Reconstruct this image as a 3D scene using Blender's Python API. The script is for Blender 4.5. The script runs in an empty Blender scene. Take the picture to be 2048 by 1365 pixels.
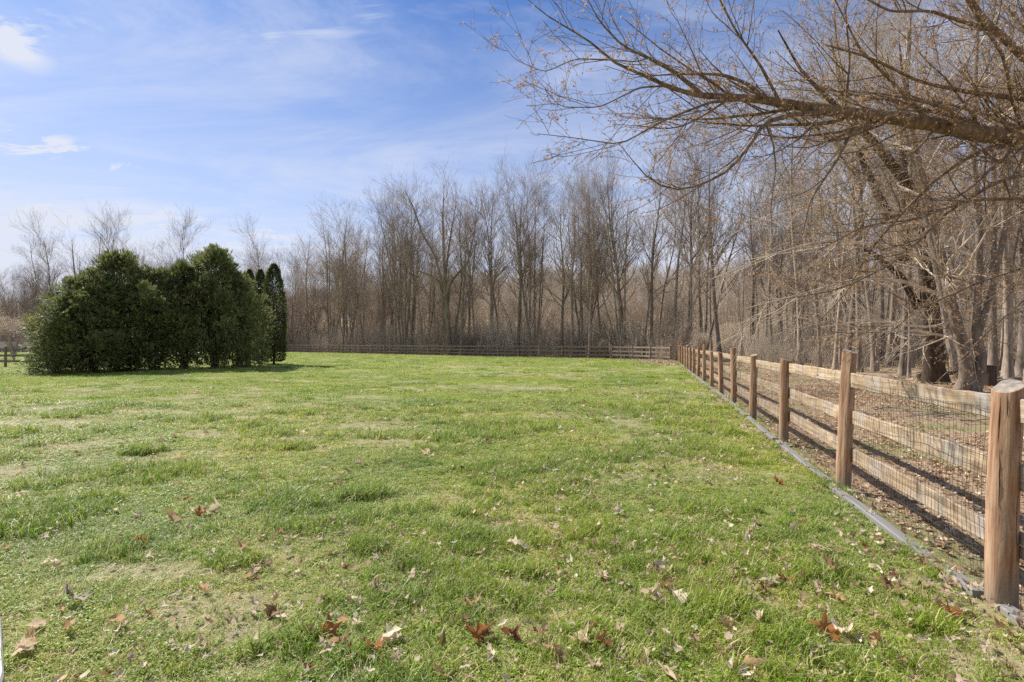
import bpy, math, numpy as np
from mathutils import Vector, Matrix
R_ = math.radians
S = bpy.context.scene
COL = S.collection

# ------------------------------------------------------------------ camera, sky, sun, exposure
F = 1050.0                      # focal length in pixels of the 2048 px wide photograph
CAMZ = 1.6
cam_d = bpy.data.cameras.new('camera'); cam = bpy.data.objects.new('camera', cam_d); COL.objects.link(cam)
cam_d.sensor_width = 36.0; cam_d.lens = F/2048*36.0
cam_d.clip_start = 0.05; cam_d.clip_end = 3000
cam.location = (0, 0, CAMZ); cam.rotation_euler = (R_(90), 0, 0)
cam_d.shift_y = 2.5/2048
S.camera = cam

SUN_EL = R_(45); SUN_AZ = math.atan2(-0.80, 0.60)          # clockwise from +Y
sd = Vector((math.sin(SUN_AZ)*math.cos(SUN_EL), math.cos(SUN_AZ)*math.cos(SUN_EL), math.sin(SUN_EL)))
sun_d = bpy.data.lights.new('sun', 'SUN'); sun = bpy.data.objects.new('sun', sun_d); COL.objects.link(sun)
sun_d.energy = 4.6; sun_d.angle = R_(0.55); sun_d.color = (1.0, 0.95, 0.87)
sun.rotation_euler = sd.to_track_quat('Z', 'Y').to_euler()

S.view_settings.view_transform = 'Standard'; S.view_settings.look = 'None'
S.view_settings.exposure = 0.74; S.view_settings.gamma = 1.0; S.view_settings.use_curve_mapping = False
S.render.engine = 'CYCLES'
S.cycles.max_bounces = 6; S.cycles.diffuse_bounces = 3; S.cycles.transmission_bounces = 3; S.cycles.glossy_bounces = 2
S.cycles.transparent_max_bounces = 4
S.cycles.use_denoising = False
S.cycles.use_adaptive_sampling = False
S.cycles.sample_clamp_indirect = 6

W = bpy.data.worlds.new('World'); S.world = W; W.use_nodes = True
def world():
    nt = W.node_tree; nt.nodes.clear(); N = nt.nodes.new; L = nt.links.new
    def math_(op, a, b=None, clamp=False):
        n = N('ShaderNodeMath'); n.operation = op; n.use_clamp = clamp
        for i, v in enumerate((a, b)):
            if v is None: continue
            if hasattr(v, 'is_linked'): L(v, n.inputs[i])
            else: n.inputs[i].default_value = v
        return n.outputs[0]
    def vmath(op, a, b):
        n = N('ShaderNodeVectorMath'); n.operation = op
        for i, v in enumerate((a, b)):
            if hasattr(v, 'is_linked'): L(v, n.inputs[i])
            else: n.inputs[i].default_value = v
        return n
    sky = N('ShaderNodeTexSky'); sky.sky_type = 'NISHITA'; sky.sun_disc = False
    sky.sun_elevation = SUN_EL; sky.sun_rotation = SUN_AZ
    sky.air_density = 1.0; sky.dust_density = 0.35; sky.ozone_density = 2.6; sky.altitude = 100
    hs = N('ShaderNodeMix'); hs.data_type = 'RGBA'; hs.blend_type = 'MULTIPLY'
    hs.inputs[0].default_value = 1.0; L(sky.outputs[0], hs.inputs[6]); hs.inputs[7].default_value = (.42, .575, .81, 1)
    tc = N('ShaderNodeTexCoord'); sep = N('ShaderNodeSeparateXYZ'); L(tc.outputs['Generated'], sep.inputs[0])
    z = math_('MAXIMUM', sep.outputs[2], 0.03); zz = math_('ADD', z, 0.12)
    cmb = N('ShaderNodeCombineXYZ'); L(math_('DIVIDE', sep.outputs[0], zz), cmb.inputs[0]); L(math_('DIVIDE', sep.outputs[1], zz), cmb.inputs[1])
    mp = N('ShaderNodeMapping'); L(cmb.outputs[0], mp.inputs[0]); mp.inputs['Rotation'].default_value = (0, 0, R_(-24)); mp.inputs['Scale'].default_value = (0.75, 1.55, 1)
    def noise(sc, det, rough, dist, off=0):
        m = N('ShaderNodeMapping'); L(mp.outputs[0], m.inputs[0]); m.inputs['Location'].default_value = (off, off*.7, off*.3)
        n = N('ShaderNodeTexNoise'); L(m.outputs[0], n.inputs['Vector']); n.inputs['Scale'].default_value = sc
        n.inputs['Detail'].default_value = det; n.inputs['Roughness'].default_value = rough; n.inputs['Distortion'].default_value = dist
        return n.outputs['Fac']
    def ramp(v, a, b, to=1.0):
        n = N('ShaderNodeMapRange'); n.interpolation_type = 'SMOOTHSTEP'; L(v, n.inputs[0]); n.inputs[1].default_value = a; n.inputs[2].default_value = b; n.inputs[4].default_value = to
        return n.outputs[0]
    fine = noise(1.7, 9, .62, .5, 3.1); broad = noise(.42, 4, .5, .3, 7.7)
    wisps = math_('MULTIPLY', ramp(fine, .46, .76, .62), ramp(broad, .40, .60))
    veil = math_('MULTIPLY', ramp(noise(1.0, 9, .66, .8, 12.), .34, .68, .55), 1.0)
    total = math_('MAXIMUM', wisps, veil)
    # bands of cirrus at their own places in the sky (directions)
    puff = noise(3.4, 10, .68, .9, 21.)
    def blob(px, py, wx, wy, amt, rot=0):
        nonlocal total
        d = Vector(((px-1024)/F, 1.0, (685-py)/F)).normalized()
        right = Vector((d.y, -d.x, 0)).normalized(); up = right.cross(d)
        c, s = math.cos(rot), math.sin(rot)
        a = right*c+up*s; b = up*c-right*s
        df = vmath('SUBTRACT', tc.outputs['Generated'], tuple(d)).outputs[0]
        u = math_('DIVIDE', vmath('DOT_PRODUCT', df, tuple(a)).outputs['Value'], wx/F*.75)
        v = math_('DIVIDE', vmath('DOT_PRODUCT', df, tuple(b)).outputs['Value'], wy/F*.85)
        r2 = math_('ADD', math_('MULTIPLY', u, u), math_('MULTIPLY', v, v))
        g = math_('EXPONENT', math_('MULTIPLY', r2, -1.0))
        m = math_('MULTIPLY', math_('MULTIPLY', g, ramp(puff, .36, .62)), amt*1.5)
        total = math_('MAXIMUM', total, m)
    blob(90, 300, 200, 34, 1.0, -.06); blob(0, 70, 80, 40, .95, -.4); blob(230, 325, 90, 26, .6); blob(60, 265, 60, 16, .45)
    blob(640, 70, 110, 24, .5, .18); blob(730, 25, 70, 24, .5, .3); blob(440, 120, 60, 30, .45); blob(560, 80, 60, 22, .5); blob(90, 55, 90, 36, .55); blob(190, 50, 60, 30, .4); blob(620, 20, 70, 18, .45)
    blob(250, 455, 460, 60, 1., .02); blob(150, 330, 260, 60, .45, -.1); blob(60, 420, 120, 22, .7); blob(520, 420, 160, 26, .5); blob(40, 510, 300, 40, .7)
    # thin bright veil low over the horizon
    low = N('ShaderNodeMapRange'); L(sep.outputs[2], low.inputs[0]); low.inputs[1].default_value = .56; low.inputs[2].default_value = .0; low.inputs[3].default_value = 0; low.inputs[4].default_value = 1.15
    lowp = math_('POWER', low.outputs[0], 1.35)
    total = math_('MAXIMUM', total, math_('ADD', math_('MULTIPLY', lowp, .9), math_('MULTIPLY', veil, .6)), True)
    # nothing below the horizon
    mix = N('ShaderNodeMix'); mix.data_type = 'RGBA'; L(total, mix.inputs[0]); L(hs.outputs[2], mix.inputs[6])
    mix.inputs[7].default_value = (4.6, 4.85, 5.6, 1)
    bg = N('ShaderNodeBackground'); bg.inputs[1].default_value = 0.10; L(mix.outputs[2], bg.inputs[0])
    out = N('ShaderNodeOutputWorld'); L(bg.outputs[0], out.inputs[0])
world()

# ------------------------------------------------------------------ helpers
rng = np.random.default_rng(11)
def at(px, py, d):                               # a point seen at a pixel of the photograph, d metres ahead
    return np.array([(px-1024)/F*d, d, CAMZ+(685-py)/F*d])

def sm(n_):
    return n_*n_*(3-2*n_)
def vnoise(x, y, seed=0):
    x = np.asarray(x, float); y = np.asarray(y, float)
    xi = np.floor(x); yi = np.floor(y); fx = sm(x-xi); fy = sm(y-yi)
    def h(a, b):
        v = np.sin(a*127.1+b*311.7+seed*74.7)*43758.5453
        return v-np.floor(v)
    return (h(xi, yi)*(1-fx)+h(xi+1, yi)*fx)*(1-fy)+(h(xi, yi+1)*(1-fx)+h(xi+1, yi+1)*fx)*fy
def fbm(x, y, seed=0, o=4):
    r = 0; a = .5; t = 0
    for k in range(o):
        r = r+a*vnoise(x*2**k, y*2**k, seed+k*9); t += a; a *= .5
    return r/t

def mat(name):
    m = bpy.data.materials.new(name); m.use_nodes = True
    nt = m.node_tree; nt.nodes.clear()
    return m, nt, nt.nodes.new, nt.links.new
def setv(n, **k):
    for a, b in k.items():
        n.inputs[a.replace('_', ' ')].default_value = b
def tex(nt, kind='noise', scale=5, detail=4, rough=.55, vec=None, stretch=None, coord='Object', dist=0):
    N = nt.nodes.new; L = nt.links.new
    tc = N('ShaderNodeTexCoord')
    if coord == 'Position':
        src = N('ShaderNodeNewGeometry').outputs['Position']
    else:
        src = tc.outputs[coord]
    mp = N('ShaderNodeMapping'); L(src, mp.inputs[0])
    if stretch: mp.inputs['Scale'].default_value = stretch
    if kind == 'noise':
        n = N('ShaderNodeTexNoise'); n.inputs['Detail'].default_value = detail; n.inputs['Roughness'].default_value = rough; n.inputs['Distortion'].default_value = dist
    else:
        n = N('ShaderNodeTexVoronoi')
    n.inputs['Scale'].default_value = scale; L(mp.outputs[0], n.inputs['Vector'])
    return n
def ramp(nt, fac, stops):
    n = nt.nodes.new('ShaderNodeValToRGB'); nt.links.new(fac, n.inputs[0])
    e = n.color_ramp.elements
    while len(e) < len(stops): e.new(.5)
    for i, (p, c) in enumerate(stops):
        e[i].position = p; e[i].color = (*c, 1)
    return n.outputs[0]
def mixc(nt, f, a, b, mode='MIX'):
    n = nt.nodes.new('ShaderNodeMix'); n.data_type = 'RGBA'; n.blend_type = mode
    for s, v in ((0, f), (6, a), (7, b)):
        if hasattr(v, 'is_linked'): nt.links.new(v, n.inputs[s])
        else: n.inputs[s].default_value = v if s == 0 else (*v, 1)
    return n.outputs[2]
def finish(nt, color, rough=.85, spec=.2, bump=None, bstr=.3, bdist=.01, trans=0.0):
    N = nt.nodes.new; L = nt.links.new
    b = N('ShaderNodeBsdfPrincipled'); b.inputs['Roughness'].default_value = rough; b.inputs['Specular IOR Level'].default_value = spec
    if hasattr(color, 'is_linked'): L(color, b.inputs['Base Color'])
    else: b.inputs['Base Color'].default_value = (*color, 1)
    if bump is not None:
        bp = N('ShaderNodeBump'); bp.inputs['Strength'].default_value = bstr; bp.inputs['Distance'].default_value = bdist
        L(bump, bp.inputs['Height']); L(bp.outputs[0], b.inputs['Normal'])
    out = N('ShaderNodeOutputMaterial')
    if trans:
        t = N('ShaderNodeBsdfTranslucent'); m = N('ShaderNodeMixShader'); m.inputs[0].default_value = trans
        if hasattr(color, 'is_linked'): L(color, t.inputs[0])
        else: t.inputs[0].default_value = (*color, 1)
        L(b.outputs[0], m.inputs[1]); L(t.outputs[0], m.inputs[2]); L(m.outputs[0], out.inputs[0])
    else:
        L(b.outputs[0], out.inputs[0])

def mesh_from(name, V, Fc, m=None, smooth=True):
    """V (n,3) float, Fc: list of int arrays (each k-gon array of shape (n,k))"""
    me = bpy.data.meshes.new(name)
    V = np.asarray(V, np.float32)
    Fc = [np.asarray(f, np.int32) for f in (Fc if isinstance(Fc, list) else [Fc]) if len(f)]
    me.vertices.add(len(V)); me.vertices.foreach_set('co', V.ravel())
    loops = np.concatenate([f.ravel() for f in Fc]); tot = np.concatenate([np.full(len(f), f.shape[1], np.int32) for f in Fc])
    start = np.concatenate([[0], np.cumsum(tot)[:-1]]).astype(np.int32)
    me.loops.add(len(loops)); me.loops.foreach_set('vertex_index', loops)
    me.polygons.add(len(tot)); me.polygons.foreach_set('loop_start', start); me.polygons.foreach_set('loop_total', tot)
    me.polygons.foreach_set('use_smooth', np.full(len(tot), smooth))
    if m: me.materials.append(m)
    me.update(calc_edges=True)
    return me
def link(name, data, parent=None, loc=None, rot=None, scale=None):
    o = bpy.data.objects.new(name, data); COL.objects.link(o)
    if parent: o.parent = parent
    if loc is not None: o.location = loc
    if rot is not None: o.rotation_euler = rot
    if scale is not None: o.scale = scale if hasattr(scale, '__len__') else (scale,)*3
    return o
def tag(o, label=None, cat=None, group=None, kind=None):
    if label: o['label'] = label
    if cat: o['category'] = cat
    if group: o['group'] = group
    if kind: o['kind'] = kind
    return o
class Acc:
    def __init__(s): s.V = []; s.F = {}; s.n = 0
    def add(s, V, Fc):
        V = np.asarray(V, float).reshape(-1, 3)
        if isinstance(Fc, list) and isinstance(Fc[0], list) and not hasattr(Fc[0][0], '__len__'): Fc = [np.asarray(Fc)]
        for f in (Fc if isinstance(Fc, list) else [Fc]):
            f = np.asarray(f, int)
            if not f.size: continue
            s.F.setdefault(f.shape[1], []).append(f+s.n)
        s.V.append(V); s.n += len(V)
    def mesh(s, name, m=None, smooth=True):
        return mesh_from(name, np.concatenate(s.V), [np.concatenate(f) for f in s.F.values()], m, smooth)
def box(acc, c, size, rz=0):
    x, y, z = [v/2 for v in size]
    V = np.array([[sx*x, sy*y, sz*z] for sz in (-1, 1) for sy in (-1, 1) for sx in (-1, 1)])
    cs, sn = math.cos(rz), math.sin(rz)
    V = V @ np.array([[cs, sn, 0], [-sn, cs, 0], [0, 0, 1]])+np.array(c)
    acc.add(V, [[0, 2, 3, 1], [4, 5, 7, 6], [0, 1, 5, 4], [2, 6, 7, 3], [0, 4, 6, 2], [1, 3, 7, 5]])

def tubes(acc, P, Rd, sides):
    """P (M,K,3), Rd (M,K)"""
    M, K, _ = P.shape
    T = np.gradient(P, axis=1); T /= np.linalg.norm(T, axis=2, keepdims=True)+1e-9
    ref = np.where(np.abs(T[:, :1, 2:3]) > .9, np.array([1., 0, 0]), np.array([0, 0, 1.]))
    U = np.cross(T, np.broadcast_to(ref, T.shape)); U /= np.linalg.norm(U, axis=2, keepdims=True)+1e-9
    Vv = np.cross(T, U)
    a = np.arange(sides)*2*math.pi/sides
    ring = P[:, :, None, :]+Rd[:, :, None, None]*(U[:, :, None, :]*np.cos(a)[None, None, :, None]+Vv[:, :, None, :]*np.sin(a)[None, None, :, None])
    V = ring.reshape(-1, 3)
    m, k, s = np.meshgrid(np.arange(M), np.arange(K-1), np.arange(sides), indexing='ij')
    b = m*K*sides; s2 = (s+1) % sides
    q = np.stack([b+k*sides+s, b+k*sides+s2, b+(k+1)*sides+s2, b+(k+1)*sides+s], -1).reshape(-1, 4)
    acc.add(V, q)

def spawn(g, P, Rd, n, t, ang, L, K=5, wander=.15, trop=.1, rr=.6, rtip=.004, taper=.5, slim=.02, pull=None):
    M, N, _ = P.shape
    plen = np.linalg.norm(np.diff(P, axis=1), axis=2).sum(1)
    idx = g.choice(M, n, p=plen/plen.sum())
    tt = t[0]+(t[1]-t[0])*g.random(n)
    f = tt*(N-1); i = np.minimum(f.astype(int), N-2); fr = (f-i)[:, None]
    st = P[idx, i]*(1-fr)+P[idx, i+1]*fr
    rp = Rd[idx, i]*(1-fr[:, 0])+Rd[idx, i+1]*fr[:, 0]
    T = P[idx, i+1]-P[idx, i]; T /= np.linalg.norm(T, axis=1, keepdims=True)+1e-9
    q = g.normal(size=(n, 3)); q -= (q*T).sum(1, keepdims=True)*T; q /= np.linalg.norm(q, axis=1, keepdims=True)
    a = R_(1)*(ang[0]+(ang[1]-ang[0])*g.random(n))[:, None]
    d = T*np.cos(a)+q*np.sin(a)
    ln = (L[0]+(L[1]-L[0])*g.random(n))*(1-taper*tt)
    step = (ln/(K-1))[:, None]
    out = np.empty((n, K, 3)); out[:, 0] = st; p = st
    for k in range(1, K):
        d = d+g.normal(size=(n, 3))*wander; d[:, 2] += trop
        if pull is not None: d = d+np.asarray(pull)
        d /= np.linalg.norm(d, axis=1, keepdims=True)
        p = p+d*step; out[:, k] = p
    r0 = np.minimum(rp*rr, ln*slim); r0 = np.maximum(r0, rtip)
    s = np.linspace(0, 1, K)[None]
    return out, r0[:, None]*(1-s)+rtip*s
def smoothline(pts, K):
    pts = np.asarray(pts, float); n = len(pts)
    d = np.concatenate([[0], np.cumsum(np.linalg.norm(np.diff(pts[:, :3], axis=0), axis=1))]); d /= d[-1]
    fine = np.linspace(0, 1, 200); A = np.stack([np.interp(fine, d, pts[:, j]) for j in range(pts.shape[1])], 1)
    w = max(3, int(200/n*.7)) | 1; ker = np.hanning(w+2)[1:-1]; ker /= ker.sum()
    pad = np.concatenate([2*A[:1]-A[w//2:0:-1], A, 2*A[-1:]-A[-2:-w//2-1:-1]])
    B = np.stack([np.convolve(pad[:, j], ker, 'valid')[:200] for j in range(A.shape[1])], 1)
    u = np.linspace(0, 1, K)
    return np.stack([np.interp(u, fine, B[:, j]) for j in range(B.shape[1])], 1)

# ------------------------------------------------------------------ materials
def bark(name, dark, light, scale=6, tint=None):
    m, nt, N, L = mat(name)
    n = tex(nt, scale=scale, detail=5, stretch=(1, 1, .25)); n2 = tex(nt, scale=.35, detail=2, coord='Position')
    c = ramp(nt, n.outputs['Fac'], [(.3, dark), (.7, light)])
    oi = N('ShaderNodeObjectInfo')
    v = N('ShaderNodeMapRange'); L(oi.outputs['Random'], v.inputs[0]); v.inputs[3].default_value = .72; v.inputs[4].default_value = 1.35
    hv = N('ShaderNodeHueSaturation'); L(v.outputs[0], hv.inputs['Value']); L(c, hv.inputs['Color'])
    c = hv.outputs[0]
    if tint: c = mixc(nt, n2.outputs['Fac'], c, tint)
    finish(nt, c, .9, .12, n.outputs['Fac'], .6, .02)
    return m
M_bark = bark('bark_grey_brown', (.12, .094, .072), (.33, .27, .215))
M_bark2 = bark('bark_smooth_grey', (.15, .118, .09), (.36, .29, .225), 9)
M_barkdark = bark('bark_dark_brown', (.05, .034, .024), (.135, .095, .068), 12)
M_twig = bark('twig_brown', (.23, .175, .135), (.42, .335, .265), 2)
M_twigpale = bark('twig_pale', (.33, .27, .20), (.58, .49, .385), 2)
M_limb = bark('limb_bark', (.09, .062, .04), (.30, .215, .14), 14)
def leafmat(name, cols, trans=.25, use_obj=False):
    m, nt, N, L = mat(name)
    oi = N('ShaderNodeObjectInfo')
    if use_obj:
        n = tex(nt, scale=18, detail=3)
        v = N('ShaderNodeMapRange'); L(n.outputs['Fac'], v.inputs[0]); v.inputs[3].default_value = .6; v.inputs[4].default_value = 1.4
        hv = N('ShaderNodeHueSaturation'); L(v.outputs[0], hv.inputs['Value']); L(oi.outputs['Color'], hv.inputs['Color'])
        c = hv.outputs[0]
    else:
        c = ramp(nt, oi.outputs['Random'], [(i/(len(cols)-1), q) for i, q in enumerate(cols)])
        n = tex(nt, scale=14, detail=3, coord='Position')
        v = N('ShaderNodeMapRange'); L(n.outputs['Fac'], v.inputs[0]); v.inputs[3].default_value = .6; v.inputs[4].default_value = 1.4
        hv = N('ShaderNodeHueSaturation'); L(v.outputs[0], hv.inputs['Value']); L(c, hv.inputs['Color']); c = hv.outputs[0]
    finish(nt, c, .75, .1, trans=trans)
    return m
M_leafobj = leafmat('dry_leaf', None, .42, True)
M_litter = leafmat('leaf_litter', [(.24, .125, .07), (.44, .29, .175), (.58, .44, .30), (.32, .185, .105), (.50, .36, .235), (.68, .57, .43), (.40, .24, .13)], .15)
M_frag = leafmat('leaf_fragment', [(.68, .58, .43), (.50, .38, .25), (.72, .64, .50), (.34, .20, .11), (.60, .50, .37), (.36, .25, .16), (.22, .12, .07)], .4)
M_bud = leafmat('bud', [(.56, .36, .19), (.48, .30, .16), (.62, .43, .26)], .45)

def grassmat():
    m, nt, N, L = mat('grass_blade')
    at_ = N('ShaderNodeAttribute'); at_.attribute_name = 'tone'
    oi = N('ShaderNodeObjectInfo')
    a = N('ShaderNodeMath'); a.operation = 'ADD'; L(at_.outputs['Fac'], a.inputs[0])
    b = N('ShaderNodeMath'); b.operation = 'MULTIPLY'; L(oi.outputs['Random'], b.inputs[0]); b.inputs[1].default_value = .16; L(b.outputs[0], a.inputs[1])
    c = ramp(nt, a.outputs[0], [(.0, (.13, .22, .024)), (.42, (.225, .325, .038)), (.70, (.34, .42, .065)), (.84, (.48, .45, .19)), (1.0, (.66, .56, .38))])
    n = tex(nt, scale=.33, detail=4, coord='Position')
    c2 = ramp(nt, n.outputs['Fac'], [(.36, (.88, .97, .85)), (.64, (1.18, 1.14, .85))])
    n3 = tex(nt, scale=1.9, detail=3, coord='Position')
    c3 = ramp(nt, n3.outputs['Fac'], [(.35, (.86, .90, .86)), (.68, (1.12, 1.06, 1.0))])
    c = mixc(nt, 1.0, c, c2, 'MULTIPLY'); c = mixc(nt, 1.0, c, c3, 'MULTIPLY')
    finish(nt, c, .5, .4, trans=.42)
    return m
M_grass = grassmat()

FX0, FY0, FSX, FSY = 2.95, 3.17, .703, 2.62
def fence_x(y): return FX0+(np.asarray(y)-FY0)*FSX/FSY
CORNER = (FX0+15*FSX, FY0+15*FSY)
FARL = [(13.5, 42.47), (10.6, 50.0), (-7.6, 63.0), (-19.5, 72.0), (-38.0, 88.0)]
def lawn_right(y):
    y = np.asarray(y, float)
    xs = np.interp(y, [p[1] for p in FARL]+[100], [p[0] for p in FARL]+[-52])
    return np.where(y < 42.47, fence_x(y), xs)
def bare(x, y):
    b = fbm(x*.45+5, y*.6+9, 3, 5); c = fbm(x*1.7, y*1.9, 8, 3)
    v = np.clip((b-.495)*5.5, 0, .74)*np.clip((c-.35)*3.5, 0, 1)
    for (cx, cy, sx, sy, a) in BARE:
        v = np.maximum(v, a*np.exp(-((x-cx)/sx)**2-((y-cy)/sy)**2)*np.clip((c-.15)*2.6, 0, 1))
    return v
BARE = [(-5.2, 7.2, .7, .3, .45), (-2.9, 12.6, 1.0, .9, .9), (-3.6, 34, 2.2, 2.5, .9), (1.5, 26, 4, 1.8, .9), (-.6, 19, 1.6, 1.2, .8), (.7, 18, 2.3, 1.2, .8),
        (-9.3, 10.5, 1.4, .5, 1.), (-6.3, 6.5, .8, .4, .9), (-1.6, 4.1, .5, .25, .4), (-2.1, 3.1, .35, .2, .4), (.2, 3.0, .3, .2, .6), (2.2, 10.5, .5, 2, .7)]
def relief(x, y):
    k = 1/(1+np.maximum(np.asarray(y), 0)*.01)
    return (.055*(fbm(x*.5, y*.5, 21, 3)-.5)+.035*(fbm(x*2.3, y*2.3, 5, 3)-.5))*k
def hill(x, y):
    x = np.asarray(x, float); y = np.asarray(y, float)
    d = np.clip((y-100)/170, 0, 1); z = 15*sm(d)*np.clip(1+(x+40)/260, .3, 1.5)
    s = np.clip((x-42-.2*(y-30))/120, 0, 1); z2 = 7*sm(s)
    return np.maximum(z, z2)+.25*(fbm(x*.12, y*.12, 4, 3)-.5)*np.clip((np.hypot(x, y)-60)/30, 0, 1)

def lawnmat():
    m, nt, N, L = mat('lawn_turf')
    a = N('ShaderNodeAttribute'); a.attribute_name = 'bare'
    n1 = tex(nt, scale=60, detail=5, rough=.7, coord='Position'); n2 = tex(nt, scale=2.1, detail=6, rough=.7, coord='Position'); n3 = tex(nt, scale=.3, detail=4, coord='Position')
    g = ramp(nt, n1.outputs['Fac'], [(.3, (.11, .16, .035)), (.52, (.22, .285, .07)), (.75, (.42, .40, .20))])
    gg = ramp(nt, n2.outputs['Fac'], [(.35, (.72, .80, .72)), (.68, (1.25, 1.14, .98))])
    g3 = ramp(nt, n3.outputs['Fac'], [(.38, (.84, .9, .9)), (.64, (1.18, 1.08, .86))])
    g = mixc(nt, 1.0, mixc(nt, 1.0, g, gg, 'MULTIPLY'), g3, 'MULTIPLY')
    s = ramp(nt, n1.outputs['Fac'], [(.3, (.20, .155, .10)), (.55, (.40, .33, .225)), (.75, (.60, .52, .40))])
    c = mixc(nt, a.outputs['Fac'], g, s)
    finish(nt, c, .95, .08, n1.outputs['Fac'], .9, .02)
    return m
def floor_mat():
    m, nt, N, L = mat('ground_cover')
    a = N('ShaderNodeAttribute'); a.attribute_name = 'woods'
    n1 = tex(nt, scale=16, detail=6, rough=.75, coord='Position'); n2 = tex(nt, scale=.55, detail=5, coord='Position')
    lit = ramp(nt, n1.outputs['Fac'], [(.28, (.17, .11, .065)), (.5, (.34, .245, .155)), (.72, (.54, .42, .29))])
    moss = ramp(nt, n1.outputs['Fac'], [(.3, (.12, .13, .045)), (.7, (.34, .32, .15))])
    mk = N('ShaderNodeMapRange'); L(n2.outputs['Fac'], mk.inputs[0]); mk.inputs[1].default_value = .5; mk.inputs[2].default_value = .66
    lit = mixc(nt, mk.outputs[0], lit, moss)
    n3 = tex(nt, scale=.22, detail=5, coord='Position')
    g = ramp(nt, n3.outputs['Fac'], [(.35, (.12, .18, .04)), (.7, (.20, .235, .07))])
    gn = ramp(nt, n1.outputs['Fac'], [(.3, (.75, .75, .75)), (.7, (1.2, 1.2, 1.1))])
    g = mixc(nt, 1.0, g, gn, 'MULTIPLY')
    finish(nt, mixc(nt, a.outputs['Fac'], g, lit), .95, .08, n1.outputs['Fac'], .9, .04)
    return m

# ------------------------------------------------------------------ the ground
def attr(me, name, vals):
    a = me.attributes.new(name, 'FLOAT', 'POINT'); a.data.foreach_set('value', np.asarray(vals, np.float32).ravel())
def grid_mesh(name, X, Y, Z, m):
    r, c = X.shape
    i, j = np.meshgrid(np.arange(r-1), np.arange(c-1), indexing='ij')
    q = np.stack([i*c+j, i*c+j+1, (i+1)*c+j+1, (i+1)*c+j], -1).reshape(-1, 4)
    return mesh_from(name, np.stack([X, Y, Z], -1).reshape(-1, 3), q, m)
def build_ground():
    xs = np.concatenate([-np.geomspace(1100, 82, 24), np.linspace(-80, 90, 171), np.geomspace(92, 1100, 24)])
    ys = np.concatenate([-np.geomspace(900, 12, 16), np.linspace(-10, 110, 121), np.geomspace(112, 1800, 60)])
    X, Y = np.meshgrid(xs, ys)
    wood = np.where((X > lawn_right(Y)) & (Y < 900), 1., 0.)
    leftside = (X < -36) & (Y < 88); wood[leftside] = 0
    wood[(Y > 84) & (Y < 900)] = 1
    Z = hill(X, Y)-.05
    me = grid_mesh('ground', X, Y, Z, floor_mat()); attr(me, 'woods', wood)
    tag(link('ground', me), 'leaf-covered woodland floor rising to a low hill behind the trees', kind='structure')
    n = 260; ys = np.concatenate([np.linspace(-4, 1, 8), np.geomspace(1.3, 94, n)])
    s = np.linspace(0, 1, 230)
    xl = np.maximum(-70, -2.2*(np.maximum(ys, 0)+4)); xr = lawn_right(ys)
    X = xl[:, None]+(xr-xl)[:, None]*s[None]; Y = np.repeat(ys[:, None], len(s), 1)
    Z = relief(X, Y)
    me = grid_mesh('lawn', X, Y, Z, lawnmat()); attr(me, 'bare', bare(X, Y))
    return tag(link('lawn', me), 'patchy green lawn with bare straw-coloured spots and fallen leaves', kind='structure')
LAWN = build_ground()

# ------------------------------------------------------------------ scatter (uncountable cover) with geometry nodes
def unit(name, me):
    return bpy.data.objects.new(name, me)
def scatter(name, pts, rots, scl, pick, protos, label):
    c = bpy.data.collections.new('sources_'+name)
    for o in protos: c.objects.link(o)
    me = bpy.data.meshes.new(name); me.vertices.add(len(pts)); me.vertices.foreach_set('co', np.asarray(pts, np.float32).ravel())
    a = me.attributes.new('rot', 'FLOAT_VECTOR', 'POINT'); a.data.foreach_set('vector', np.asarray(rots, np.float32).ravel())
    scl = np.asarray(scl, np.float32)
    a = me.attributes.new('scl', 'FLOAT_VECTOR', 'POINT'); a.data.foreach_set('vector', (np.repeat(scl[:, None], 3, 1) if scl.ndim == 1 else scl).ravel())
    a = me.attributes.new('pick', 'INT', 'POINT'); a.data.foreach_set('value', np.asarray(pick, np.int32))
    o = link(name, me)
    g = bpy.data.node_groups.new(name, 'GeometryNodeTree')
    g.interface.new_socket('Geometry', in_out='INPUT', socket_type='NodeSocketGeometry'); g.interface.new_socket('Geometry', in_out='OUTPUT', socket_type='NodeSocketGeometry')
    N = g.nodes.new; L = g.links.new
    gi = N('NodeGroupInput'); go = N('NodeGroupOutput'); ip = N('GeometryNodeInstanceOnPoints'); ci = N('GeometryNodeCollectionInfo')
    ci.inputs['Collection'].default_value = c; ci.inputs['Separate Children'].default_value = True; ci.inputs['Reset Children'].default_value = True
    def na(nm, t):
        n = N('GeometryNodeInputNamedAttribute'); n.data_type = t; n.inputs['Name'].default_value = nm
        return n.outputs['Attribute']
    e = N('FunctionNodeEulerToRotation'); L(na('rot', 'FLOAT_VECTOR'), e.inputs[0])
    L(gi.outputs[0], ip.inputs['Points']); L(ci.outputs[0], ip.inputs['Instance']); ip.inputs['Pick Instance'].default_value = True
    L(na('pick', 'INT'), ip.inputs['Instance Index']); L(e.outputs[0], ip.inputs['Rotation']); L(na('scl', 'FLOAT_VECTOR'), ip.inputs['Scale'])
    L(ip.outputs[0], go.inputs[0])
    md = o.modifiers.new('scatter', 'NODES'); md.node_group = g
    return tag(o, label, kind='stuff')

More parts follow.
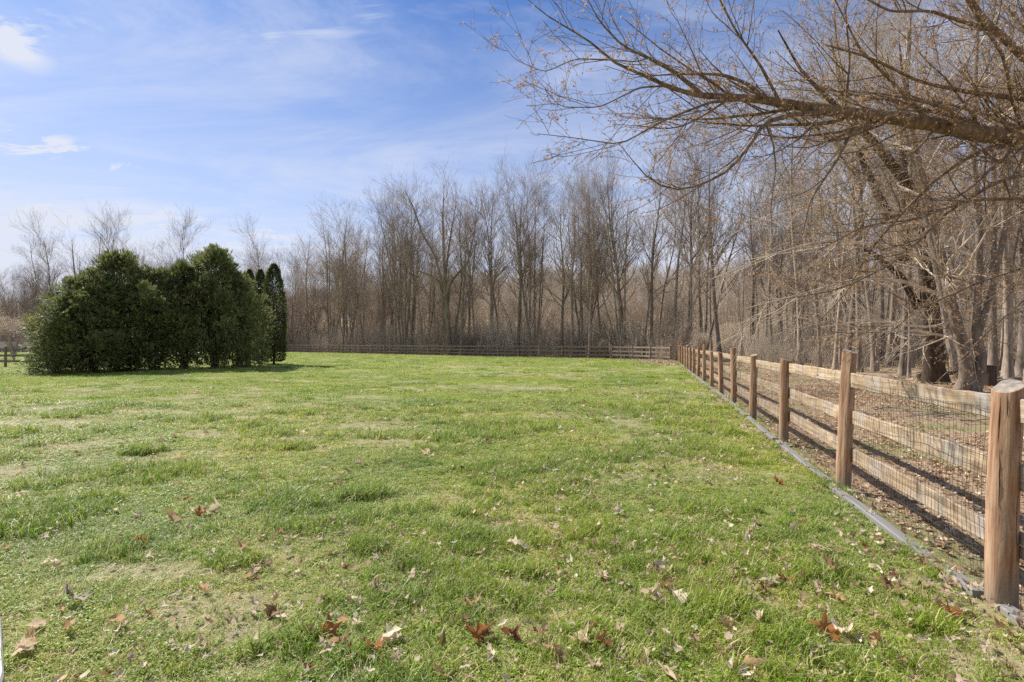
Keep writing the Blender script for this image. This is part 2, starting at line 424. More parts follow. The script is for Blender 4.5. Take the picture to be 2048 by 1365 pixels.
def blades(g, n, rad, h, w, lean, tone, flat=0.0):
    """n grass blades: quad + quad + tip"""
    a = g.random(n)*2*math.pi; r = rad*np.sqrt(g.random(n))
    base = np.stack([np.cos(a)*r, np.sin(a)*r, np.zeros(n)-.006], 1)
    az = g.random(n)*2*math.pi; ln = h[0]+(h[1]-h[0])*g.random(n)
    out = np.stack([np.cos(az), np.sin(az), np.zeros(n)], 1); side = np.stack([-np.sin(az), np.cos(az), np.zeros(n)], 1)
    le = lean[0]+(lean[1]-lean[0])*g.random(n)
    ww = w*(.6+.8*g.random(n))
    prof = [(0, 0, 1.), (.40, .25, .9), (.74, .62, .6), (1., 1.1, .0)]
    V = []
    for (t, b, wd) in prof:
        ang = le*b*(1.0)
        z = ln*t*np.cos(ang)*(1-flat)+.004*t; ho = ln*t*np.sin(ang)+ln*t*flat
        c = base+out*ho[:, None]+np.array([0, 0, 1.])*z[:, None]
        if wd > 0:
            V += [c-side*(ww*wd/2)[:, None], c+side*(ww*wd/2)[:, None]]
        else: V.append(c)
    V = np.stack(V, 1).reshape(-1, 3); b = np.arange(n)[:, None]*7
    q = np.concatenate([b+[0, 1, 3, 2], b+[2, 3, 5, 4]]); t3 = b+[4, 5, 6]
    tn = np.repeat(tone[0]+(tone[1]-tone[0])*g.random(n), 7)
    return V, q, t3, tn
def tuft(name, parts, seed):
    g = np.random.default_rng(seed); acc = Acc(); tn = []
    for p in parts:
        V, q, t3, t = blades(g, *p[:6], **(p[6] if len(p) > 6 else {})); acc.add(V, [q, t3]); tn.append(t)
    me = acc.mesh(name, M_grass, False); attr(me, 'tone', np.concatenate(tn))
    return unit(name, me)
def weed(name, seed):
    g = np.random.default_rng(seed); acc = Acc(); n = 24
    for k in range(n):
        a = g.random()*6.28; r = .008+.035*g.random(); z = .006+.014*g.random(); s = .003+.0035*g.random(); t = g.random()*6.28
        c = np.array([math.cos(a)*r, math.sin(a)*r, z])
        u = np.array([math.cos(t), math.sin(t), .3*g.normal()])*s; v = np.array([-math.sin(t), math.cos(t), .3*g.normal()])*s
        acc.add([c-u, c-u*.3+v, c+u*.8+v*.6, c+u, c+u*.6-v*.7, c-u*.4-v], [[0, 5, 4, 3, 2, 1]])
    me = acc.mesh(name, M_grass, False); attr(me, 'tone', np.full(len(me.vertices), .35+.3*g.random()))
    return unit(name, me)
def patches():
    G = []
    short = lambda i: tuft('a%02d' % i, [(11, .045, (.014, .038), .0036, (.3, 1.25), (.0, .80)), (5, .045, (.02, .045), .003, (.5, 1.4), (.84, 1.0))], i)
    G += [short(i) for i in range(5)]                                                   # 0-4 short
    G += [tuft('a%02d' % (5+i), [(30, .05, (.035, .095), .0036, (.2, 1.35), (.05, .72)), (4, .05, (.05, .11), .003, (.5, 1.4), (.85, 1.))], 40+i) for i in range(3)]   # 5-7 tall
    G += [tuft('a%02d' % (8+i), [(12, .05, (.03, .075), .003, (.6, 1.4), (.84, 1.0), dict(flat=.75))], 60+i) for i in range(2)]    # 8-9 straw
    G += [weed('a%02d' % (10+i), 70+i) for i in range(2)]                              # 10-11 weeds
    G += [tuft('a%02d' % (12+i), [(64, .22, (.015, .04), .009, (.3, 1.3), (.0, .8)), (20, .22, (.03, .05), .008, (.6, 1.3), (.85, 1.), dict(flat=.4))], 80+i) for i in range(4)]  # 12-15 patch
    G += [tuft('a%02d' % (16+i), [(60, .16, (.035, .08), .009, (.2, 1.2), (.0, .5))], 90+i) for i in range(2)]     # 16-17 tall patch
    P, Rt, Sc, Pk = [], [], [], []
    def ring(d0, d1, dens, kind, s):
        wide = 1.12; n = int(dens*wide*(d1*d1-d0*d0)); 
        y = np.sqrt(rng.random(n)*(d1*d1-d0*d0)+d0*d0); x = (rng.random(n)*2-1)*wide*(y+.4)
        ok = x < lawn_right(y)-.03
        x, y = x[ok], y[ok]; n = len(x)
        b = bare(x, y); tallf = np.clip((fbm(x*.8+3, y*1.0, 31, 4)-.47)*6, 0, 1)*np.clip((fbm(x*3.1, y*3.1, 41, 2)-.3)*2.4, 0, 1)
        u = rng.random(n)
        keep = u > b*.60
        x, y, b, tallf = x[keep], y[keep], b[keep], tallf[keep]; n = len(x); u = rng.random(n)
        if kind == 'near':
            pk = rng.integers(0, 5, n)
            pk = np.where(u < .17+.5*b, rng.integers(8, 10, n), pk)
            pk = np.where((u > .80) & (tallf < .5), rng.integers(10, 12, n), pk)
            pk = np.where(rng.random(n) < tallf*.19, rng.integers(5, 8, n), pk)
        else:
            pk = rng.integers(12, 16, n); pk = np.where(rng.random(n) < tallf*.35, rng.integers(16, 18, n), pk)
        sc = s*(.7+.65*rng.random(n))*(1+.35*tallf)*(1-.45*b)
        P.append(np.stack([x, y, relief(x, y)], 1)); Rt.append(np.stack([rng.normal(0, .1, n), rng.normal(0, .1, n), rng.random(n)*6.28], 1)); Sc.append(np.stack([sc, sc, sc*(1 if s <= 1 else (.8 if kind == 'near' else .7))], 1)); Pk.append(pk)
    ring(1.6, 4.5, 1350, 'near', 1.0); ring(4.5, 8, 640, 'near', 1.25); ring(8, 14, 250, 'near', 1.8)
    ring(14, 27, 22, 'far', 1.0); ring(27, 78, 4.2, 'far', 1.9)
    # single dark green clumps of coarse grass standing out of the lawn
    for (px, py, r, n, s) in TUSSOCKS:
        d = CAMZ*F/(py-685); cx = (px-1024)/F*d
        n = int(n); n = int(n*1.4); s *= 1.42; a = rng.random(n)*6.28; rr = r*np.sqrt(rng.random(n)); x = cx+np.cos(a)*rr*1.3; y = d+np.sin(a)*rr
        P.append(np.stack([x, y, relief(x, y)], 1)); Rt.append(np.stack([rng.normal(0, .15, n), rng.normal(0, .15, n), rng.random(n)*6.28], 1))
        Sc.append(np.repeat((s*(.7+.5*rng.random(n)))[:, None], 3, 1)); Pk.append(rng.integers(5, 8, n))
    n = 1300; y = 2.3+22*rng.random(n)**1.2; x = fence_x(y)-.06-.16*rng.random(n); k = fbm(x*2, y*1.6, 15, 3) > .52; x, y = x[k], y[k]; n = len(x)
    P.append(np.stack([x, y, relief(x, y)], 1)); Rt.append(np.stack([rng.normal(0, .2, n), rng.normal(0, .2, n), rng.random(n)*6.28], 1)); Sc.append(np.repeat((.6+.7*rng.random(n))[:, None], 3, 1)); Pk.append(rng.integers(5, 10, n))
    scatter('grass', np.concatenate(P), np.concatenate(Rt), np.concatenate(Sc), np.concatenate(Pk), G, 'short patchy lawn grass with taller coarse clumps')
TUSSOCKS = [(285, 905, .22, 26, 1.5), (720, 995, .20, 30, 1.35), (740, 1098, .12, 18, 1.1), (590, 900, .2, 20, 1.2), (470, 1125, .14, 14, 1.), (40, 1050, .35, 50, 1.4),
            (150, 960, .5, 40, 1.2), (320, 950, .5, 50, 1.2), (1040, 1145, .10, 14, 1.1), (1200, 1075, .25, 18, 1.), (540, 870, .4, 26, 1.3), (150, 1015, .35, 26, 1.2),
            (700, 1330, .10, 8, .9), (960, 1090, .22, 22, 1.1), (1330, 1080, .2, 16, 1.1), (1450, 1215, .14, 12, 1.0), (1550, 1290, .12, 14, 1.1), (400, 840, .5, 30, 1.3), (160, 830, .6, 30, 1.5), (560, 1290, .15, 14, 1.),
            (1180, 945, .3, 20, 1.1), (880, 905, .3, 18, 1.), (1400, 910, .4, 24, 1.1), (1640, 1150, .15, 14, 1.), (1830, 1250, .12, 12, 1.), (250, 1100, .3, 24, 1.), (560, 1010, .3, 20, 1.)]
patches()

# ------------------------------------------------------------------ leaves
def leaf_outline(kind, g):
    if kind == 'maple':
        a = [(0, -.5), (.10, -.34), (.34, -.42), (.28, -.22), (.55, -.10), (.38, 0), (.52, .26), (.24, .18), (.16, .34), (0, .62)]
    elif kind == 'oak':
        a = [(0, -.62), (.10, -.38), (.26, -.34), (.12, -.16), (.34, -.06), (.16, .08), (.32, .26), (.13, .30), (.16, .48), (0, .62)]
    elif kind == 'oval':
        a = [(0, -.6), (.14, -.38), (.24, -.1), (.25, .12), (.17, .36), (0, .6)]
    else:
        a = [(0, -.5), (.22, -.40), (.40, -.12), (.30, .05), (.42, .22), (.18, .34), (0, .42)]
    right = [(x*(1+.25*g.normal()), y) for x, y in a]; left = [(-x*(1+.25*g.normal()), y) for x, y in a[1:-1]][::-1]
    return np.array(right+left)
def leaf_mesh(name, kind, seed, m, curl=.8):
    g = np.random.default_rng(seed); o = leaf_outline(kind, g); n = len(o)
    inner = o*.5; mid = np.array([[0, -.25], [0, .2]])
    pts = np.concatenate([o, inner, mid*.4]); x, y = pts[:, 0], pts[:, 1]
    k1, k2, tw = curl*(.4+g.random()), curl*(.9*g.random()-.2), g.normal()*.8*curl
    z = k1*x*x*1.3+k2*y*y+tw*x*y+.05*g.normal(size=len(x))*curl
    sq = 1-.22*curl*min(abs(k1), 1.2)
    X = np.stack([x*max(sq, .45), y*(1-.12*curl*g.random()), (z-z.min())*.8-.02+.03*g.normal(size=len(x))*curl*.6], 1)
    i = np.arange(n); j = (i+1) % n
    q = np.stack([i, j, n+j, n+i], 1)
    c = np.where(o[:, 1] > 0, 2*n+1, 2*n); t = np.stack([n+i, n+j, c], 1)
    extra = [[n+i_, n+(i_+1) % n, 2*n] for i_ in range(0)]
    # rib joining the two centre points
    k = int(np.argmax(o[:, 1])); tri = []
    for ii in range(n):
        jj = (ii+1) % n
        if c[ii] != c[jj]: tri.append([n+jj, 2*n if c[jj] == 2*n else 2*n+1, 2*n+1 if c[jj] == 2*n else 2*n])
    return mesh_from(name, X, [q, t, np.array(tri)], m, True)
LEAF = [leaf_mesh('leaf_maple_%d' % i, 'maple', i, M_leafobj, 1.5) for i in range(3)]+[leaf_mesh('leaf_oak_%d' % i, 'oak', 5+i, M_leafobj, 1.7) for i in range(3)] + \
       [leaf_mesh('leaf_oval_%d' % i, 'oval', 9+i, M_leafobj, 1.7) for i in range(2)]+[leaf_mesh('leaf_scrap_%d' % i, 'scrap', 12+i, M_leafobj, 1.8) for i in range(3)]
LEAFCOL = dict(orange=(.46, .20, .075), rust=(.29, .125, .065), tan=(.54, .35, .20), pale=(.68, .54, .37), white=(.80, .69, .52), brown=(.26, .155, .09), grey=(.56, .47, .36))
def put_leaf(px, py, size, kind, col, tilt=(0, 0), rz=None, lift=.02, parent=None, name='fallen_leaf'):
    d = CAMZ*F/(py-685.); x = (px-1024)/F*d; z = float(relief(np.array([x]), np.array([d]))[0])
    o = link(name, LEAF[kind], parent, (x, d, z+lift), (tilt[0], tilt[1], rng.random()*6.28 if rz is None else rz), size*1.22)
    c = np.array(LEAFCOL[col])*(.85+.3*rng.random()); o.color = (*c, 1)
    return o
HERO_LEAVES = [
 (655, 1272, .13, 0, 'orange', (1.1, .1), .4, 'bright orange curled maple leaf standing up in the grass at the bottom left of centre'),
 (682, 1302, .11, 3, 'tan', (.5, .3), 1.9, 'tan curled leaf leaning against the bright orange maple leaf'),
 (745, 1312, .11, 1, 'orange', (.8, .2), 2.7, 'rusty orange leaf in front of the big white leaf'),
 (775, 1290, .13, 4, 'white', (.4, -.4), 5.1, 'large bleached white oak leaf between two orange leaves'),
 (885, 1300, .09, 6, 'brown', (1.2, .1), 0., 'upright dull brown oval leaf right of the bleached oak leaf'),
 (948, 1285, .12, 2, 'orange', (.9, -.3), 1.2, 'orange-brown curled maple leaf right of the upright brown leaf'),
 (1022, 1286, .11, 3, 'rust', (.5, .5), 1.4, 'dark rust oak leaf lying low in the grass, right of the orange-brown curled one'),
 (1110, 1322, .10, 8, 'tan', (1.0, .2), .8, 'folded tan leaf standing at the very bottom of the lawn near the middle'),
 (852, 1186, .06, 6, 'brown', (1.1, .2), .3, 'small brown upright leaf above the group of orange leaves'),
 (758, 1198, .10, 5, 'pale', (.3, .1), 1.6, 'pale crumpled leaf by itself above and left of the small brown leaf'),
 (1037, 1100, .15, 4, 'white', (.25, .1), 1.5, 'wide white bleached leaf in the middle of the lawn'),
 (1660, 1150, .17, 1, 'tan', (.7, .2), .5, 'big golden tan maple leaf near the fence corner post'),
 (1640, 1190, .10, 5, 'pale', (.4, .2), 2.2, 'pale curled leaf just below the big golden tan maple leaf'),
 (1672, 1205, .09, 0, 'tan', (.3, .3), 1.2, 'small tan leaf right of the pale curled leaf below the golden one'),
 (1518, 1180, .11, 3, 'rust', (.9, .3), .6, 'rust-coloured folded leaf left of the golden tan maple leaf'),
 (1648, 1272, .14, 0, 'orange', (.5, -.2), 1.0, 'large rusty leaf lying against a white one at the bottom right of the lawn'),
 (1688, 1275, .14, 2, 'white', (.5, .2), 2.4, 'large bright white leaf touching a rusty one at the bottom right of the lawn'),
 (1758, 1292, .10, 4, 'rust', (.7, .4), 2.0, 'rusty leaf curled to a point, right of the bright white leaf'),
 (1450, 1268, .10, 1, 'tan', (.8, .1), 1.1, 'tan three-pointed leaf left of the rusty and white pair'),
 (1305, 1205, .13, 3, 'pale', (.3, .1), 1.3, 'pale oak leaf at the left end of a little drift of leaves'),
 (1352, 1208, .11, 8, 'white', (.5, .1), .4, 'white crumpled leaf at the right end of a little drift of leaves'),
 (1332, 1185, .08, 9, 'brown', (.4, .4), 2.4, 'small brown leaf at the top of the little drift of leaves'),
 (1780, 1190, .12, 5, 'tan', (.4, .2), 1.5, 'tan leaf with brown spots near the grey edging board'),
 (1885, 1140, .16, 6, 'tan', (.3, .2), 1.1, 'long tan leaf lying beside the grey edging board'),
 (1900, 1240, .12, 1, 'orange', (.4, .1), 1.5, 'orange-tan leaf close to the foot of the nearest fence post'),
 (1555, 972, .13, 0, 'orange', (.5, .2), 1.5, 'orange leaf alone in the grass left of the second fence post'),
 (343, 1045, .17, 6, 'tan', (.3, .3), 1.2, 'long rolled tan leaf in the left part of the lawn'),
 (398, 1035, .11, 2, 'orange', (.7, .1), .6, 'small orange leaf right of the long rolled tan leaf'),
 (280, 1095, .13, 3, 'orange', (.4, .2), 1.4, 'orange-brown leaf on the left of the lawn beside a bleached one'),
 (145, 1215, .15, 5, 'grey', (.3, .2), 1.6, 'greyish crumpled leaf cluster at the lower left of the lawn'),
 (410, 1035, .10, 9, 'pale', (.3, .2), 1.6, 'pale scrap of leaf close behind a small orange leaf'),
 (60, 1290, .10, 6, 'tan', (.3, .2), 1.0, 'tan rolled leaf near the pale concrete edge at lower left'),
]
for (px, py, s, k, c, tl, rz, lb) in HERO_LEAVES:
    tag(put_leaf(px, py, s, k, c, tl, rz, .032), lb, 'leaf', 'large fallen leaves on the lawn')
def small_leaves():
    cols = ['pale', 'white', 'tan', 'pale', 'grey', 'brown', 'rust', 'tan', 'white', 'tan', 'pale', 'white', 'pale', 'grey']
    n = 0
    while n < 295:
        d = 2.45+6.0*rng.random()**1.3; x = (rng.random()*2-1)*d*1.0
        if x > fence_x(d)-.08: continue
        if fbm(x*1.2, d*1.2, 77, 3) < .36+.14*rng.random(): continue
        px = 1024+x/d*F; py = 685+CAMZ*F/d
        size = .045+.06*rng.random()**1.6
        put_leaf(px, py, size, int(rng.integers(0, 11)), cols[int(rng.integers(0, len(cols)))], (rng.normal()*.45, rng.normal()*.45), None, .02+.015*rng.random(), LAWN, 'leaf')
        n += 1
small_leaves()
def litter():
    U = [unit('b%02d' % i, leaf_mesh('litter_%d' % i, k, 30+i, M_litter, 1.3)) for i, k in enumerate(['oval', 'oak', 'maple', 'scrap', 'oval', 'scrap'])]
    P, Sc = [], []
    def band(y0, y1, w0, w1, n, s):
        y = y0+(y1-y0)*rng.random(n)**.8; x = lawn_right(y)+.0+w0+(w1-w0)*rng.random(n)
        dens = fbm(x*.5, y*.5, 61, 3); mossy = fbm(x*.3+2, y*.3, 67, 3)
        k = (rng.random(n) < .35+1.3*(dens-.3)) & ~((mossy > .54) & (rng.random(n) < .8)); x, y = x[k], y[k]
        P.append(np.stack([x, y, hill(x, y)-.045+.02*rng.random(len(x))], 1)); Sc.append(s*(.6+.8*rng.random(len(x))))
    band(.5, 9, .12, 9, 26000, .06); band(8, 20, .12, 14, 34000, .07); band(18, 42, .12, 26, 26000, .11)
    n = 9000; t = rng.random(n); yy = 43+47*t; x = np.interp(yy, [p[1] for p in FARL]+[100], [p[0] for p in FARL]+[-52]); yy2 = yy+.3+5*rng.random(n)
    P.append(np.stack([x+1, yy2, hill(x, yy2)-.03], 1)); Sc.append(np.full(n, .15))
    P = np.concatenate(P); Sc = np.concatenate(Sc); n = len(P)
    scatter('leaf_litter', P, np.stack([rng.normal(0, .35, n), rng.normal(0, .35, n), rng.random(n)*6.28], 1), Sc, rng.integers(0, 6, n), U, 'brown dead leaves covering the woodland floor behind the fence')
    U2 = []
    for i in range(4):
        g = np.random.default_rng(90+i); acc = Acc(); z = np.linspace(-.5, .5, 6)
        A = np.stack([z, .06*np.sin(z*5+i), .03+.02*np.sin(z*7+i)], 1)[None]; B = np.linspace(.013, .005, 6)[None]; tubes(acc, A, B, 5)
        b, br = spawn(g, A, B, 4, (.2, .9), (30, 60), (.15, .45), 4, .1, .0, .6, .003, .2, .03); tubes(acc, b, br, 3)
        U2.append(unit('f%02d' % i, acc.mesh('stick_%d' % i, M_bark2)))
    n = 1100; y = 3+42*rng.random(n)**.9; x = fence_x(np.minimum(y, 42))+.5+16*rng.random(n)**.7
    scatter('fallen_sticks', np.stack([x, y, hill(x, y)-.02], 1), np.stack([rng.normal(0, .06, n), rng.normal(0, .06, n), rng.random(n)*6.28], 1), .25+1.3*rng.random(n)**2.5, rng.integers(0, 4, n), U2, 'broken sticks and twigs lying in the leaf litter of the woodland floor')
    U = [unit('c%02d' % i, leaf_mesh('fragment_%d' % i, k, 50+i, M_frag, 1.4)) for i, k in enumerate(['oval', 'oak', 'maple', 'scrap', 'oval', 'scrap'])]
    P, Sc = [], []
    for (d0, d1, n, s) in ((2.2, 8, 9500, .046), (8, 18, 9500, .075), (16, 45, 6000, .12)):
        y = np.sqrt(rng.random(n)*(d1*d1-d0*d0)+d0*d0); x = (rng.random(n)*2-1)*1.1*y
        near = np.clip((lawn_right(y)-x)/7, 0, 1)
        k = (x < lawn_right(y)) & (fbm(x*.8, y*.8, 78, 3) > .36+.2*rng.random(n)) & (rng.random(n) > .72*near)
        x, y = x[k], y[k]; P.append(np.stack([x, y, relief(x, y)+.028+.035*rng.random(len(x))], 1)); Sc.append(s*(.5+1.0*rng.random(len(x))**2))
    # leaves blown against the foot of the fence and into its far corner
    n = 900; y = 2.2+40*rng.random(n)**1.3; x = fence_x(y)-.02-np.abs(rng.normal(0, .20, n)); P.append(np.stack([x, y, relief(x, y)+.03], 1)); Sc.append(.035+.05*rng.random(n))
    n = 1300; y = 46-11*rng.random(n)**2; x = fence_x(np.minimum(y, 42))-.3-np.abs(rng.normal(0, 1.3, n)); P.append(np.stack([x, y, relief(x, y)+.05], 1)); Sc.append(.10+.08*rng.random(n))
    P = np.concatenate(P); Sc = np.concatenate(Sc); n = len(P)
    scatter('leaf_fragments', P, np.stack([rng.normal(-.08, .30, n), rng.normal(0, .30, n), rng.random(n)*6.28], 1), Sc, rng.integers(0, 6, n), U, 'small pale scraps of dead leaves strewn through the lawn grass')
litter()

# ------------------------------------------------------------------ fences
def woodmat(name, a, b, c, greying=.3, vertical=True, base_stain=False):
    m, nt, N, L = mat(name)
    st = (1, 1, .06) if vertical else (.06, 1, 1)
    n1 = tex(nt, scale=30, detail=6, rough=.65, stretch=st, dist=.3); n2 = tex(nt, scale=2.3, detail=4, coord='Object', stretch=(1, 1, .5)); n3 = tex(nt, scale=11 if vertical else 16, detail=4, rough=.65, stretch=(1, 1, .10) if vertical else (1, 1, .22))
    oi = N('ShaderNodeObjectInfo')
    col = ramp(nt, n1.outputs['Fac'], [(.33, a), (.50, b), (.64, c)])
    hv = N('ShaderNodeHueSaturation'); v = N('ShaderNodeMapRange'); L(oi.outputs['Random'], v.inputs[0]); v.inputs[3].default_value = .85; v.inputs[4].default_value = 1.12
    L(v.outputs[0], hv.inputs['Value']); L(col, hv.inputs['Color']); col = hv.outputs[0]
    f = N('ShaderNodeMapRange'); L(n2.outputs['Fac'], f.inputs[0]); f.inputs[1].default_value = .45; f.inputs[2].default_value = .7; f.inputs[4].default_value = greying
    col = mixc(nt, f.outputs[0], col, (.40, .375, .35))
    f = N('ShaderNodeMapRange'); L(n3.outputs['Fac'], f.inputs[0]); f.inputs[1].default_value = .52; f.inputs[2].default_value = .66; f.inputs[4].default_value = .62
    col = mixc(nt, f.outputs[0], col, (b[0]*.42, b[1]*.36, b[2]*.33))
    if base_stain:
        g = N('ShaderNodeTexCoord'); s = N('ShaderNodeSeparateXYZ'); L(g.outputs['Object'], s.inputs[0])
        ad = N('ShaderNodeMath'); ad.operation = 'MULTIPLY_ADD'; L(n2.outputs['Fac'], ad.inputs[0]); ad.inputs[1].default_value = -.35; L(s.outputs[2], ad.inputs[2])
        f = N('ShaderNodeMapRange'); L(ad.outputs[0], f.inputs[0]); f.inputs[1].default_value = .12; f.inputs[2].default_value = -.14; f.inputs[4].default_value = .75
        col = mixc(nt, f.outputs[0], col, (.19, .17, .12))
    finish(nt, col, .78, .2, n1.outputs['Fac'], .9, .008)
    return m
M_post = woodmat('post_wood', (.20, .098, .048), (.40, .23, .135), (.52, .34, .215), .16, True, True)
M_rail = woodmat('rail_wood', (.24, .165, .098), (.41, .295, .185), (.51, .395, .27), .75, False)
M_postfar = woodmat('far_post_wood', (.135, .09, .06), (.24, .168, .118), (.32, .235, .17), .3, True)
M_railfar = woodmat('far_rail_wood', (.145, .10, .068), (.24, .175, .122), (.32, .24, .175), .4, False)
def wiremat():
    m, nt, N, L = mat('rusty_wire'); n = tex(nt, scale=9, detail=3)
    finish(nt, ramp(nt, n.outputs['Fac'], [(.35, (.07, .05, .035)), (.65, (.17, .13, .10))]), .55, .4); return m
M_wire = wiremat()
def crackmat():
    m, nt, N, L = mat('dark_wood_crack'); finish(nt, (.035, .02, .012), .95, .05); return m
M_crack = crackmat()

def post_mesh(name, seed, H, r=.078, slant=.03, segs=22, rings=26, m=M_post):
    g = np.random.default_rng(seed)
    a = np.arange(segs)*2*math.pi/segs; z = np.linspace(-.12, 1, rings)
    A, Zt = np.meshgrid(a, z)
    ph = g.random(6)*6.28
    rr = r*(1+.035*np.sin(A*2+ph[0])+.03*np.sin(A*3+ph[1]+Zt*1.5)+.012*np.sin(A*7+ph[2]+Zt*2)+.018*np.sin(Zt*9+ph[3]+A)+.012*np.sin(Zt*23+A*2+ph[4])+.006*g.normal(size=A.shape))
    rr = rr*(1.04-.06*Zt)
    # one flattened (adzed) face
    fa = g.random()*6.28; c = np.cos(A-fa); rr = np.where(c > .75, rr*.78/np.maximum(c, .75)/1.0*.99+rr*.0, rr)
    X = np.cos(A)*rr+.012*np.sin(Zt*2.5+ph[5]); Y = np.sin(A)*rr
    sl = g.random()*6.28 if slant >= 0 else .45
    top = H+abs(slant)*(np.cos(A-sl))
    Z = np.where(Zt < 0, Zt, Zt*top)
    V = np.stack([X, Y, Z], -1).reshape(-1, 3)
    i, j = np.meshgrid(np.arange(rings-1), np.arange(segs), indexing='ij'); j2 = (j+1) % segs
    q = np.stack([i*segs+j, i*segs+j2, (i+1)*segs+j2, (i+1)*segs+j], -1).reshape(-1, 4)
    # chamfered rim then end grain cap
    rim = V[-segs:].copy(); cen = rim.mean(0); rim2 = cen+(rim-cen)*.965; rim2[:, 2] += .003; n0 = len(V)+segs
    V = np.concatenate([V, rim, rim2, [cen+[0, 0, .004]]])
    jj = np.arange(segs); j2 = (jj+1) % segs
    q2 = np.stack([n0-segs+jj, n0-segs+j2, n0+j2, n0+jj], 1); t = np.stack([n0+jj, n0+j2, np.full(segs, n0+segs)], 1)
    me = mesh_from(name, V, [q, q2, t], m, True)
    me.materials.append(M_end)
    mi = np.zeros(len(me.polygons), np.int32); mi[len(q)+len(q2):] = 1
    # polygons are stored quads first
    me.polygons.foreach_set('material_index', mi)
    sm_ = np.ones(len(me.polygons), bool); sm_[len(q):] = False; me.polygons.foreach_set('use_smooth', sm_)
    return me
def endmat():
    m, nt, N, L = mat('weathered_end_grain'); n = tex(nt, scale=26, detail=5)
    finish(nt, ramp(nt, n.outputs['Fac'], [(.3, (.20, .165, .13)), (.7, (.40, .35, .29))]), .9, .1, n.outputs['Fac'], .6, .005); return m
M_end = endmat()
def rail_mesh(name, seed, L=2.74, h=.15, w=.036, m=M_rail, n=26):
    g = np.random.default_rng(seed); x = np.linspace(-L/2, L/2, n); ph = g.random(8)*6.28
    up = h/2+.004*np.sin(x*2.2+ph[0])+.002*np.sin(x*7+ph[1])+.002*g.normal(size=n)
    lo = -h/2+.004*np.sin(x*1.7+ph[2])+.002*np.sin(x*6+ph[3])+.002*g.normal(size=n)
    bow = .010*np.sin(x/L*math.pi+ph[4])
    V = []
    for k in range(n):
        w2 = w/2*(1+.1*math.sin(x[k]*3+ph[5])); b = .006
        V += [(x[k], bow[k]-w2, lo[k]+b), (x[k], bow[k]-w2+b, lo[k]), (x[k], bow[k]+w2-b, lo[k]), (x[k], bow[k]+w2, lo[k]+b),
              (x[k], bow[k]+w2, up[k]-b), (x[k], bow[k]+w2-b, up[k]), (x[k], bow[k]-w2+b, up[k]), (x[k], bow[k]-w2, up[k]-b)]
    F4 = []
    for k in range(n-1):
        for s in range(8):
            F4.append([k*8+s, (k+1)*8+s, (k+1)*8+(s+1) % 8, k*8+(s+1) % 8])
    e = [list(range(8))[::1], [(n-1)*8+s for s in range(8)][::-1]]
    return mesh_from(name, V, [np.array(F4), np.array(e)], m, False)
def wire_mesh(name, seed, L=2.71, H=1.17, fine=True):
    g = np.random.default_rng(seed); acc = Acc()
    nv = 52 if fine else 26; nh = 13 if fine else 9; r = .0015 if fine else .0022
    def bump(x, z):
        return .012*np.sin(x*3.1+seed)+.010*np.sin(z*6+x*2+seed*2)+.004*np.sin(x*17+z*11)
    K = 9 if fine else 5
    z = np.linspace(.02, H, K); P = []
    for i in range(nv):
        x0 = -L/2+L*(i+.5)/nv+g.normal()*.002; x = x0+np.cumsum(g.normal(size=K))*.0022
        y = bump(x, z).copy(); 
        if fine: y[0] += .02*math.sin(i*.7)+.012*g.normal(); x[0] += .012*g.normal()
        P.append(np.stack([x, y, z], 1))
    tubes(acc, np.array(P), np.full((nv, K), r), 3)
    K = 40 if fine else 14; x = np.linspace(-L/2, L/2, K); P = []
    for j in range(nh):
        zz = .03+(H-.03)*j/(nh-1)+.006*np.sin(x*4+j)+.005*np.sin(x*11+j*3)+.0015*g.normal(size=K)
        P.append(np.stack([x, bump(x, zz), zz], 1))
    tubes(acc, np.array(P), np.full((nh, K), r*1.1), 3)
    return acc.mesh(name, M_wire, True)

